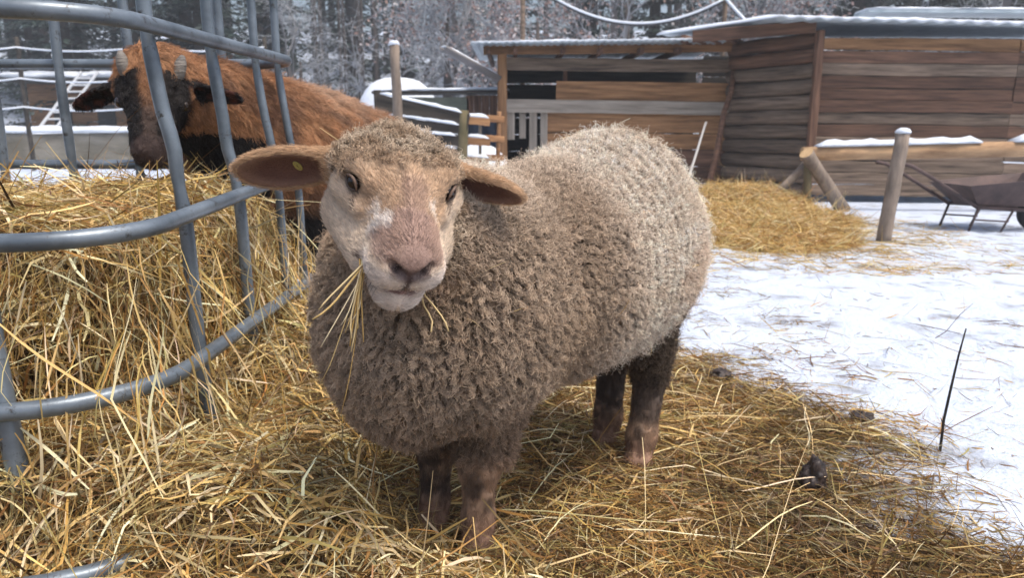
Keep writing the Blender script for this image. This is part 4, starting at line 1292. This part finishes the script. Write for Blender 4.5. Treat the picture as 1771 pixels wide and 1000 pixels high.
for y_ in (6.98, 7.46):
    attach(MB().tube([(3.70, y_ - .02, .66), (3.80, y_, .645), (3.98, y_, .55), (4.50, y_ + .02, .245), (5.0, y_ + .04, .215), (5.28, y_ + .08 if y_ < 7.2 else y_ - .08, .20)], .019, 8).build('handle', M_rust, None, True), wb)
    attach(MB().tube([(4.50, y_, .24), (4.42, y_ - .02, .012)], .013, 8).add(*tube_geo([(4.46, y_ - .02, .13), (4.80, y_ - .01, .11)], .009, 8)).add(*tube_geo([(4.74, y_ - .01, .012), (4.84, y_, .22)], .011, 8)).build('leg', M_rust, None, True), wb)
wy = 7.24
wheel = MB()
ring = [(5.26 + .155 * math.cos(w), wy, .18 + .155 * math.sin(w)) for w in np.linspace(0, 6.283, 25)[:-1]]
wheel.tube(ring, .045, 10, closed=True)
wh = wheel.build('wheel', M_tyre, None, True); attach(wh, wb)
rim = MB(); rim.tube([(5.26, wy - .04, .18), (5.26, wy + .04, .18)], .085, 16); rm = rim.build('rim', simple('rim_pale', (.45, .46, .47), .5), None); rm.parent = wh; 
rm.matrix_parent_inverse = (Matrix.Translation(wb.location)).inverted() @ Matrix.Translation(wb.location); wh.matrix_parent_inverse = Matrix.Translation(wb.location).inverted()
# ---- tall post and broken fence left of the shed
tp = empty('tall_post', (-1.22, 8, 0), 0, 'tall thick weathered post with snow cap beside the broken fence', 'post')
pole('post', (-1.19, 8.0, 0), (-1.245, 8.0, 1.86), .056, .052, WOODS['bark'], tp, 12, 8, .10)
snow_cap('snow_cap', (-1.245, 8.0, 1.855), .056, .05, tp)
bf = empty('plank_fence', (-1, 9, 0), 0, 'old dark broken plank fence with snow on its boards', 'fence')
def fz(py, y=9.): return .95 + (227 - py) * .0073
def fx(px): return (px - 885.5) * .0071
for (x0, y0, x1, y1, w_) in ((655, 178, 812, 208, .20), (668, 205, 806, 222, .11), (680, 232, 800, 240, .12), (664, 255, 800, 262, .13), (690, 282, 802, 286, .12), (650, 310, 806, 308, .14)):
    plank('board', (fx(x0), 9.0 + random.uniform(-.04, .04), fz(y0)), (fx(x1), 9.0, fz(y1)), w_, .03, WOODS['dark'], bf, wany=.22)
    snow_strip('snow', (fx(x0) + .05, 9.0, fz(y0) + w_ * .5), (fx(x1) - .08, 9.0, fz(y1) + w_ * .48), .07, .045, bf, 12, int(x0))
pole('fence_post', (fx(798), 9.02, 0), (fx(802), 9.02, fz(190)), .07, .06, WOODS['moss'], bf)
pole('fence_post', (fx(660), 9.02, 0), (fx(657), 9.02, fz(158)), .05, .045, WOODS['dark'], bf)
rf = empty('rail_fence', (-.4, 9.3, 0), 0, 'short fence of orange cut rails between mossy post and shed', 'fence')
for py, dx in ((206, .0), (240, .0), (273, -.02), (300, 0)):
    plank('rail', (fx(806), 9.2, fz(py)), (fx(846) + dx, 9.25, fz(py + 3)), .09, .08, WOODS['orange'], rf, wany=.10)
    plank('rail', (fx(836), 9.34, fz(py) + .03), (fx(868), 9.6, fz(py - 2)), .08, .07, WOODS['orange'], rf, wany=.1)
    snow_strip('snow', (fx(806), 9.2, fz(py) + .045), (fx(844), 9.25, fz(py + 3) + .045), .08, .05, rf, 6, py)
pole('upright', (fx(829), 9.3, 0), (fx(829), 9.3, fz(200)), .022, .02, WOODS['pale'], rf)
pole('upright', (fx(858), 9.55, 0), (fx(862), 9.55, fz(190)), .03, .03, WOODS['orange'], rf)
# low shed with blue sheet behind, snow heaps
ls = empty('low_shed', (-.6, 12.5, 0), 0, 'low green and brown board lean-to with dark blue tarpaulin behind the fence', 'shed')
plank('panel', (-2.2, 12.4, 1.36), (-.72, 12.4, 1.36), .34, .03, noisy('green_panel', (.10, .115, .085), (.20, .215, .165), (3, 8, 8), bump=.2), ls, wany=.02)
for k in range(4):
    plank('board', (-.70 + k * .13, 12.4, 1.20), (-.70 + k * .13, 12.4, 1.56), .125, .03, WOODS['red'], ls, up=(1, 0, 0), wany=.03)
tarp = []
for i in range(13):
    for j in range(7):
        tarp.append((-.78 + .62 * i / 12, 12.45 + .03 * math.sin(i * 1.3 + j), .3 + .90 * j / 6))
tf = [(i * 7 + j, (i + 1) * 7 + j, (i + 1) * 7 + j + 1, i * 7 + j + 1) for i in range(12) for j in range(6)]
to_ = pyobj('tarpaulin', tarp, tf, simple('blue_tarp', (.022, .032, .055), .5), None, True)
m_ = to_.modifiers.new('thick', 'SOLIDIFY'); m_.thickness = .008; attach(to_, ls)
for xx in (-2.15, -1.4, -.12): plank('post', (xx, 12.5, 0), (xx, 12.5, 1.5), .08, .08, WOODS['dark'], ls, up=(1, 0, 0))
plank('roof', (-2.3, 12.6, 1.60), (-.05, 12.6, 1.62), .04, .7, WOODS['dark'], ls)
snow_strip('roof_snow', (-2.3, 12.6, 1.62), (-.05, 12.6, 1.64), .72, .07, ls, 16, 31)
def mound(name, c, r, label, cat, seed, mat=None, kind=None, power=2.6):
    V = []; n, m = 40, 14
    for j in range(m + 1):
        el = j / m * math.pi / 2
        for i in range(n):
            w = 6.283 * i / n
            cx, sx = math.cos(w), math.sin(w)
            se = lambda a: math.copysign(abs(a) ** (2 / power), a)
            V.append((r[0] * se(math.cos(el)) * se(cx), r[1] * se(math.cos(el)) * se(sx), r[2] * se(math.sin(el))))
    V = np.array(V) + c; V[:, 2] += .03 * r[2] * fbm((V) * 2, 2, seed)
    F = [(j * n + i, j * n + (i + 1) % n, (j + 1) * n + (i + 1) % n, (j + 1) * n + i) for j in range(m) for i in range(n)]
    o = pyobj(name, V, F, mat or M_snow, None, True); tag(o, label, cat, None, kind)
    return o
mound('snow_mound', (-2.22, 14.6, -.05), (1.0, .9, 2.05), 'big rounded heap under smooth snow behind the tall post', 'snow heap', 71)
mound('snow_mound', (-.45, 10.3, -.05), (.45, .5, .85), 'small snow heap glimpsed through the orange rail fence', 'snow heap', 72)
# ---- far left: bank, cabin, ladder, branch
bank = plank('bank_wall', (-34, 22, .45), (-6.2, 21.2, .45), 1.0, .6, noisy('bank_stone', (.12, .105, .075), (.27, .245, .20), (1.0, 3, 3), rough=.95, bump=.8, bdist=.08), wany=.05, seg=30)
tag(bank, 'low grey brown retaining wall across the snowy field at far left', 'wall')
sn = snow_strip('wall_snow', (0, 0, .5), (27.8, 0, .5), .75, .20, None, 50, 41); sn.parent = bank; sn.matrix_basis = Matrix.Translation((0, 0, .5))
cabin = empty('cabin', (-18.5, 34, 0), 0, 'distant red brown wooden cabin with snow on its roof', 'cabin')
for k in range(7): plank('board', (-22, 34, .4 + k * .42), (-14.5, 34, .4 + k * .42), .41, .08, WOODS['orange'], cabin, wany=.03)
plank('roof', (-22.6, 33.8, 3.22), (-14, 33.8, 3.22), .12, 3.0, WOODS['dark'], cabin)
snow_strip('roof_snow', (-22.6, 33.7, 3.28), (-14, 33.7, 3.28), 3.0, .38, cabin, 16, 42)
for xx in (-20.9, -18.9, -16.4): attach(MB().box((xx, 33.90, 1.2), (xx + .8, 33.955, 2.2)).build('window', simple('dark_glass', (.02, .022, .025), .15)), cabin)
lad = empty('ladder', (-18.7, 30, 0), 0, 'pale ladder leaning up in front of the distant cabin', 'ladder')
M_pale = simple('pale_grey', (.62, .64, .66), .5)
a0, a1, b0, b1 = Vector((-20.1, 30, .1)), Vector((-18.3, 32.0, 3.5)), Vector((-19.4, 30, .1)), Vector((-17.6, 32.0, 3.5))
for p, q_ in ((a0, a1), (b0, b1)): attach(MB().tube([p, q_], .06, 6).build('stile', M_pale), lad)
for k in range(1, 12): attach(MB().tube([a0.lerp(a1, k / 12), b0.lerp(b1, k / 12)], .04, 6).build('rung', M_pale), lad)
for (x_, y_, s_, lab) in ((-16.2, 26.5, (1.1, .9, .8), 'snowy heap of timber right of the distant ladder'), (-21.5, 27, (1.5, 1, .7), 'snowy heap of timber left of the distant ladder')):
    hp_ = empty('timber_heap', (x_, y_, 0), 0, lab, 'timber heap')
    for k in range(5): pole('timber', (x_ - s_[0], y_ - .4 + .15 * k, .15 + .13 * k), (x_ + s_[0], y_ - .4 + .16 * k, .2 + .13 * k), .10, .09, WOODS['orange' if k % 2 else 'grey'], hp_)
    snow_strip('snow', (x_ - s_[0] * .9, y_, .85), (x_ + s_[0] * .9, y_, .85), .9, .2, hp_, 8, 77)
br = MB().tube([(-2.95, 4.05, .24), (-2.6, 3.9, .17), (-2.2, 3.78, .10), (-1.9, 3.7, .05)], [.022, .02, .016, .008], 8)
br.tube([(-2.95, 4.05, .24), (-3.3, 4.3, .0)], [.022, .02], 8)
tag(br.build('fallen_branch', WOODS['dark'], None, True), 'bent dark branch lying on the snow behind the feeder', 'branch')
wf = empty('wire_fence', (-8, 19, 0), 0, 'frosted wire fence with thin posts beyond the feeder', 'fence')
for x_ in (-15.5, -12.4, -9.3, -6.2): pole('post', (x_, 19, 0), (x_, 19, 3.3), .06, .05, WOODS['dark'], wf)
for z_ in (1.6, 2.3, 3.05):
    P_ = []
    for x0 in (-15.5, -12.4, -9.3): P_ += sag((x0, 18.93, z_), (x0 + 3.1, 18.93, z_), .10, 8)
    attach(MB().tube(P_, .022, 6).build('wire', M_snow, None, True), wf)
# ---- small things on the ground near the sheep
tw = empty('twig', (1.315, 2.06, 0), 0, 'thin dark twig standing upright in the snow at right', 'twig')
attach(MB().tube([(1.313, 2.062, -.02), (1.312, 2.062, .10), (1.322, 2.064, .20), (1.330, 2.062, .30), (1.340, 2.060, .385)], [.0042, .004, .0038, .003, .002], 8).build('stem', WOODS['dark'], None, True), tw)
attach(MB().tube([(1.312, 2.062, .08), (1.300, 2.06, .105)], [.002, .001], 6).build('side_shoot', WOODS['dark'], None, True), tw)
def clod(c, r, seed, lab):
    bm = bmesh.new(); bmesh.ops.create_icosphere(bm, subdivisions=4, radius=1)
    me = bpy.data.meshes.new('clod'); 
    co = np.array([v.co[:] for v in bm.verts]); nn = fbm(co * 2.2 + seed, 3, seed) * .55 + fbm(co * 7 + seed, 2, seed + 5) * .22
    co = co * (1 + nn)[:, None] * np.array(r) + np.array(c)
    for v, q_ in zip(bm.verts, co): v.co = q_
    bm.to_mesh(me); bm.free(); me.polygons.foreach_set('use_smooth', np.ones(len(me.polygons), bool))
    me.materials.append(noisy('wet_clod', (.012, .009, .008), (.06, .042, .036), (40, 40, 40), rough=.45, bump=.6))
    tag(link(bpy.data.objects.new('clod', me)), lab, 'clod')
clod((.814, 1.80, .035), (.036, .034, .050), 3, 'dark wet clod of dung standing up from the trodden hay')
clod((.822, 2.70, .02), (.045, .04, .022), 8, 'dark clod in the hay behind the hind legs')
clod((1.179, 2.285, .015), (.036, .03, .018), 12, 'small dark clod at the edge of hay and snow')
# hay in the mouth
mw = empty('hay_wisp', tuple(hd(.15, -.045, -.05)), 0, 'few long yellow hay stems hanging from the mouth of the sheep', 'hay')
m0 = np.array(hd(.145, -.040, -.058))
rh = np.random.default_rng(5)
for k in range(13):
    ang = math.radians([-8, -14, -3, -11, -18, -6, -15, 2, -38, -46, -30, -9, -20][k]); L_ = [.10, .12, .09, .13, .11, .14, .10, .12, .12, .10, .15, .25, .20][k]
    st = m0 + np.array([.004, .002, .002]) * rh.normal(0, 1, 3)
    bnd = rh.normal(0, .16); kt = rh.uniform(.4, .8)
    pts_ = []
    for t in np.linspace(-.10, 1, 9):
        a_ = ang + bnd * max(0, t - kt) * 2.5
        pts_.append(st + np.array([math.sin(ang) * L_ * min(t, kt) + math.sin(a_) * L_ * max(0, t - kt), -.02 * t - .004 * k / 13, -math.cos(ang) * L_ * min(t, kt) - math.cos(a_) * L_ * max(0, t - kt)]))
    wid = [.0020, .0024, .0016, .0022, .0014, .0020, .0012, .0016, .0026, .0022, .0014, .0009, .0009][k]
    o = MB().tube(pts_, [wid * (.9 - .35 * i / 8) for i in range(9)], 5).build('stem', simple('mouth_hay', tuple(HAYC[[0, 1, 4, 2][k % 4]] * (.85 + .2 * rh.random())), .5), None, True); attach(o, mw)
for k in range(2):
    m1 = np.array(hd(.13, -.085, .05))
    pts_ = [m1 + np.array([.015 * t + .02 * t * (k + .3), -.02 - .01 * t, -.075 * t]) + .004 * rh.normal(0, 1, 3) for t in np.linspace(0, 1, 6)]
    o = MB().tube(pts_, .0016, 6).build('stem', simple('mouth_hay', (.6, .45, .22), .5), None, True); attach(o, mw)
# ================================================================== forest
M_needle = attr_mat('needles', rough=.75, spec=.2, trans=.15)
M_twig = attr_mat('frosted_twigs', rough=.8, spec=.2)
def conifer_mesh(seed, h, spread, frost, nwh=26, per=9, fine=11):
    rg = np.random.default_rng(seed)
    V = []; F = []; C = []
    TV, TF = tube_geo([(0, 0, -.5), (.05, 0, h * .35), (0, .05, h * .7), (0, 0, h)], [h * .016, h * .012, h * .007, .01], 7)
    for w in range(nwh):
        z0 = h * (.06 + .93 * (w / nwh) ** .9)
        rad = spread * (1 - z0 / h) ** .8 * rg.uniform(.75, 1.15) + .15
        for b in range(per):
            az = rg.uniform(0, 6.283); L_ = rad * rg.uniform(.7, 1.1)
            dx, dy = math.cos(az), math.sin(az); droop = rg.uniform(.15, .45)
            zz = z0 + rg.uniform(-.2, .2)
            for k in range(fine):
                s = (k + rg.random()) / fine
                c = np.array([dx * L_ * s, dy * L_ * s, zz + .12 * L_ * s - droop * L_ * s * s])
                ws = .16 + .30 * (1 - s) * L_ * .5
                for sg in (-1, 1):
                    t = np.array([-dy * sg, dx * sg, 0]) * ws * rg.uniform(.6, 1.1) + np.array([dx, dy, 0]) * ws * .7 + np.array([0, 0, -ws * rg.uniform(.1, .6)])
                    n_ = np.cross(t, [0, 0, 1.]); n_ = n_ / (np.linalg.norm(n_) + 1e-6) * ws * .22; n_[2] += rg.uniform(-.05, .05)
                    i = len(V)
                    V += [c - n_ * .4, c + t * .5 - n_, c + t, c + t * .55 + n_]
                    F.append((i, i + 1, i + 2, i + 3))
                    g = np.array([.018, .034, .026]) * rg.uniform(.6, 1.5)
                    fr = frost * (rg.random() ** 1.5)
                    tip = g * (1 - fr) + np.array([.50, .54, .58]) * fr
                    C += [g, g * .5 + tip * .5, tip, g * .5 + tip * .5]
    n = len(V); V = list(V) + [np.array(v) for v in TV]; F = F + [tuple(i + n for i in f) for f in TF]
    C = C + [np.array([.05, .042, .038])] * len(TV)
    return np.array(V), F, np.array(C)
def bare_mesh(seed, h, frost, leafy=0, depth=5, twigw=.018, trunk=.5, open_=.75):
    """frost-covered broadleaf: limbs fork down to twigs; some keep pinkish brown leaves"""
    rg = np.random.default_rng(seed)
    V = []; F = []; C = []
    bark = np.array([.085, .072, .066]); fro = np.array([.44, .465, .50])
    def seg(p, q, r0, r1, fr):
        d = q - p; L_ = np.linalg.norm(d); d = d / (L_ + 1e-9)
        a = np.cross(d, [.3, .5, .8]); a /= np.linalg.norm(a) + 1e-9; b = np.cross(d, a)
        i = len(V)
        for (c, r) in ((p, r0), (q, r1)):
            for k in range(3):
                w = 2.094 * k; V.append(c + (a * math.cos(w) + b * math.sin(w)) * r)
                C.append(bark * (1 - fr) + fro * fr * rg.uniform(.7, 1.1))
        for k in range(3):
            l = (k + 1) % 3; F.append((i + k, i + l, i + 3 + l, i + 3 + k))
    def grow(p, d, L_, r, lev):
        steps = 3 if lev < 3 else 2
        for s in range(steps):
            d = d + rg.normal(0, .14 + .05 * lev, 3); d[2] += .03 if lev < 2 else -.02; d /= np.linalg.norm(d)
            q = p + d * L_ / steps
            r1 = max(r * .82, twigw * .35)
            seg(p, q, r, r1, frost * min(1, .12 + .26 * lev))
            p, r = q, r1
            if lev < depth:
                for _ in range(2 if lev < 2 else rg.integers(1, 3)):
                    e = d + rg.normal(0, open_, 3); e /= np.linalg.norm(e)
                    grow(p, e, L_ * rg.uniform(.45, .72), max(r * .55, twigw * .5), lev + 1)
            if leafy and lev >= depth - 1:
                for _ in range(leafy):
                    c = p + rg.normal(0, .16, 3); a = rg.normal(0, 1, 3); a /= np.linalg.norm(a); b = np.cross(a, rg.normal(0, 1, 3)); b /= np.linalg.norm(b) + 1e-9
                    z = rg.uniform(.05, .09); i = len(V)
                    V.extend([c - a * z, c + b * z * .6, c + a * z, c - b * z * .6]); F.append((i, i + 1, i + 2, i + 3))
                    col = (np.array([.34, .235, .21]) if rg.random() < .6 else np.array([.50, .46, .46])) * rg.uniform(.7, 1.2)
                    C.extend([col] * 4)
    grow(np.array([0, 0, -.3]), np.array([0, 0, 1.]), h * trunk, h * .022, 0)
    return np.array(V), F, np.array(C)
def split_tree(name, geo, mat, ntrunk=None):
    V, F, C = geo
    me = bpy.data.meshes.new(name); me.from_pydata([tuple(v) for v in V], [], F); me.materials.append(mat)
    a = me.color_attributes.new('col', 'FLOAT_COLOR', 'POINT'); c = np.ones((len(C), 4), np.float32); c[:, :3] = C; a.data.foreach_set('color', c.ravel())
    return me
con = [split_tree('crown', conifer_mesh(s, h, sp_, fr), M_needle) for s, h, sp_, fr in ((1, 17, 3.6, .38), (2, 20, 4.0, .24), (3, 15, 3.4, .55), (4, 22, 3.8, .20))]
bare = [split_tree('crown', bare_mesh(s, h, fr, lf, dp), M_twig) for s, h, fr, lf, dp in ((11, 10, .95, 0, 5), (12, 11, .9, 0, 5), (13, 10, .95, 1, 5), (14, 11, .9, 1, 5))]
shrub = [split_tree('crown', bare_mesh(s, 4.0, 1.0, 0, 5, .014, .28, 1.0), M_twig) for s in (21, 22)]
trunk_mats = WOODS['dark']
def trunk_mesh(h, r, lean=.02):
    V, F = tube_geo([(0, 0, -.5), (lean * h * .3, 0, h * .3), (lean * h * .7, .05, h * .65), (lean * h, 0, h)], [r, r * .85, r * .6, r * .25], 9)
    me = bpy.data.meshes.new('trunk'); me.from_pydata([tuple(v) for v in V], [], F); me.polygons.foreach_set('use_smooth', np.ones(len(F), bool)); me.materials.append(noisy('tree_bark', (.03, .026, .024), (.12, .10, .09), (4, 4, 1), rough=.95, bump=.8, bdist=.05))
    return me
tr_con = [trunk_mesh(17, .26), trunk_mesh(20, .30), trunk_mesh(15, .22), trunk_mesh(22, .32)]
tr_bare = [trunk_mesh(4.5, .20), trunk_mesh(5, .22), trunk_mesh(4.5, .20), trunk_mesh(5.5, .24)]
tr_sh = [trunk_mesh(1.1, .07), trunk_mesh(1.1, .07)]
def gz(x, y): return float(near_z(np.array([x]), np.array([y]))[0])
def tree(name, cm, tm, x, y, s, rz, label, cat, group, dz=0):
    r = empty(name, (x, y, gz(x, y) + dz), rz, label, cat, group)
    for nm, me in (('crown', cm), ('trunk', tm)):
        o = bpy.data.objects.new(nm, me); link(o, r)
    r.scale = (s, s, s)
    return r
rt = random.Random(4)
G_CON = 'snow dusted conifers of the forest edge'
spots = [(-27, 43), (-22.5, 40), (-19, 45), (-15.5, 37), (-12.2, 40), (-9.8, 44), (-6.8, 45), (-.6, 35), (3.2, 34), (6.5, 36), (9.5, 35), (12.5, 34), (15.8, 36), (19, 41), (22.5, 39), (26.5, 42), (30.5, 40), (-31, 41), (17.2, 31), (21.5, 32), (14.2, 31), (-13.6, 33), (-16.8, 35), (-20.5, 34.5), (-10.9, 35)]
for i, (x, y) in enumerate(spots):
    k = i % 4
    tree('conifer', con[k], tr_con[k], x + rt.uniform(-.6, .6), y, rt.uniform(.9, 1.15), rt.uniform(0, 6.28), 'tall dark snow dusted conifer of the forest edge', 'conifer', G_CON)
# slim bare trunks in the mist left of the tall post
for i, (x, y) in enumerate(((-8.15, 37), (-7.7, 38), (-7.25, 36.5), (-6.75, 37.5), (-8.9, 39), (-9.5, 37.5), (-6.2, 40), (-10.4, 40))):
    me = tr_con[i % 4]
    r = empty('slim_trunk', (x, y, gz(x, y)), rt.uniform(0, 6), 'slim dark straight trunk in the misty gap of the forest', 'tree', 'slim trunks in the misty forest gap')
    o = bpy.data.objects.new('trunk', me); link(o, r); r.scale = (.42, .42, .9)
fr = [('frosted_tree', 0, -4.6, 30, 1.0, 'dark trunked frosted tree right of the tall post'), ('frosted_tree', 1, -9.2, 33, .8, 'grey twiggy frosted tree in the mist behind the goat'),
      ('frosted_tree', 1, -2.3, 26, .95, 'bright white frosted tree above the gutter'), ('leafy_beech', 2, .9, 25, 1.0, 'frosted beech with pinkish brown leaves left above the shed roof'),
      ('leafy_beech', 3, 4.0, 27, 1.0, 'frosted beech with pinkish brown leaves above the middle of the shed'), ('leafy_beech', 2, 7.4, 26, 1.05, 'frosted beech with pinkish brown leaves behind the cable pole'),
      ('frosted_tree', 0, 12.2, 27, 1.05, 'frosted bare tree above the left part of the hut roof'), ('frosted_tree', 1, 17.6, 28, 1.1, 'frosted bare tree above the right end of the hut roof')]
for nm, k, x, y, s, lab in fr:
    tree(nm, bare[k], tr_bare[k], x, y, s, rt.uniform(0, 6.28), lab, 'tree', None)
for i, (x, y, s, lab) in enumerate(((-7.6, 27, .9, 'low frosted shrub in the mist left of the snow mound'), (-5.9, 25, .8, 'low frosted shrub behind the tall post'), (-3.3, 22.5, .85, 'white frosted shrub behind the snow mound'), (-1.4, 21, .95, 'white frosted shrub behind the gutter'), (-10.6, 28, 1.0, 'frosted shrub behind the back of the goat'), (-17, 36, 1.1, 'frosted shrub behind the distant cabin'), (1.2, 22, .9, 'frosted shrub showing over the left shed roof'), (-13.3, 29, .8, 'frosted shrub behind the frosted wire fence'))):
    tree('frosted_shrub', shrub[i % 2], tr_sh[i % 2], x, y, s * 1.1, rt.uniform(0, 6), lab, 'shrub', None)
# the wood behind, which reads as one dark mass
VV = []; FF = []; CC = []; off = 0
rg_ = np.random.default_rng(9)
lowres = [conifer_mesh(31, 20, 4.6, .25, 14, 8, 6), conifer_mesh(32, 17, 4.4, .3, 14, 8, 6)]
for row, y in enumerate((50, 56, 63, 72)):
    for x in np.arange(-50 - row * 6, 52 + row * 6, 3.4):
        V, F, C = lowres[rg_.integers(2)]
        s = rg_.uniform(.85, 1.25); xx = x + rg_.uniform(-1, 1); yy = y + rg_.uniform(-2, 2); a = rg_.uniform(0, 6.28)
        R_ = np.array([[math.cos(a), -math.sin(a), 0], [math.sin(a), math.cos(a), 0], [0, 0, 1]])
        VV.append(V @ R_.T * s + [xx, yy, gz(xx, yy) - .3]); FF.append(np.array([f if len(f) == 4 else f for f in F if len(f) == 4]) + off); CC.append(C); off += len(V)
o = pyobj('forest', np.concatenate(VV), np.concatenate(FF), M_needle); vcol(o, np.concatenate(CC)); tag(o, 'dense dark conifer forest rising on the slope behind', 'forest', kind='stuff')
# ---- cold mist hanging in the air
hz = MB().box((-75, -9, -1.2), (75, 112, 44)).build('haze'); hz['kind'] = 'stuff'; hz['label'] = 'thin cold mist in the air of the yard and forest'
hm = bpy.data.materials.new('mist'); hm.use_nodes = True; ht = hm.node_tree
ht.nodes.remove(ht.nodes['Principled BSDF'])
pv = ht.nodes.new('ShaderNodeVolumePrincipled'); pv.inputs['Color'].default_value = (.82, .88, .95, 1); pv.inputs['Density'].default_value = .0034; pv.inputs['Anisotropy'].default_value = .2
ht.links.new(pv.outputs[0], ht.nodes['Material Output'].inputs['Volume'])
hz.data.materials.append(hm)
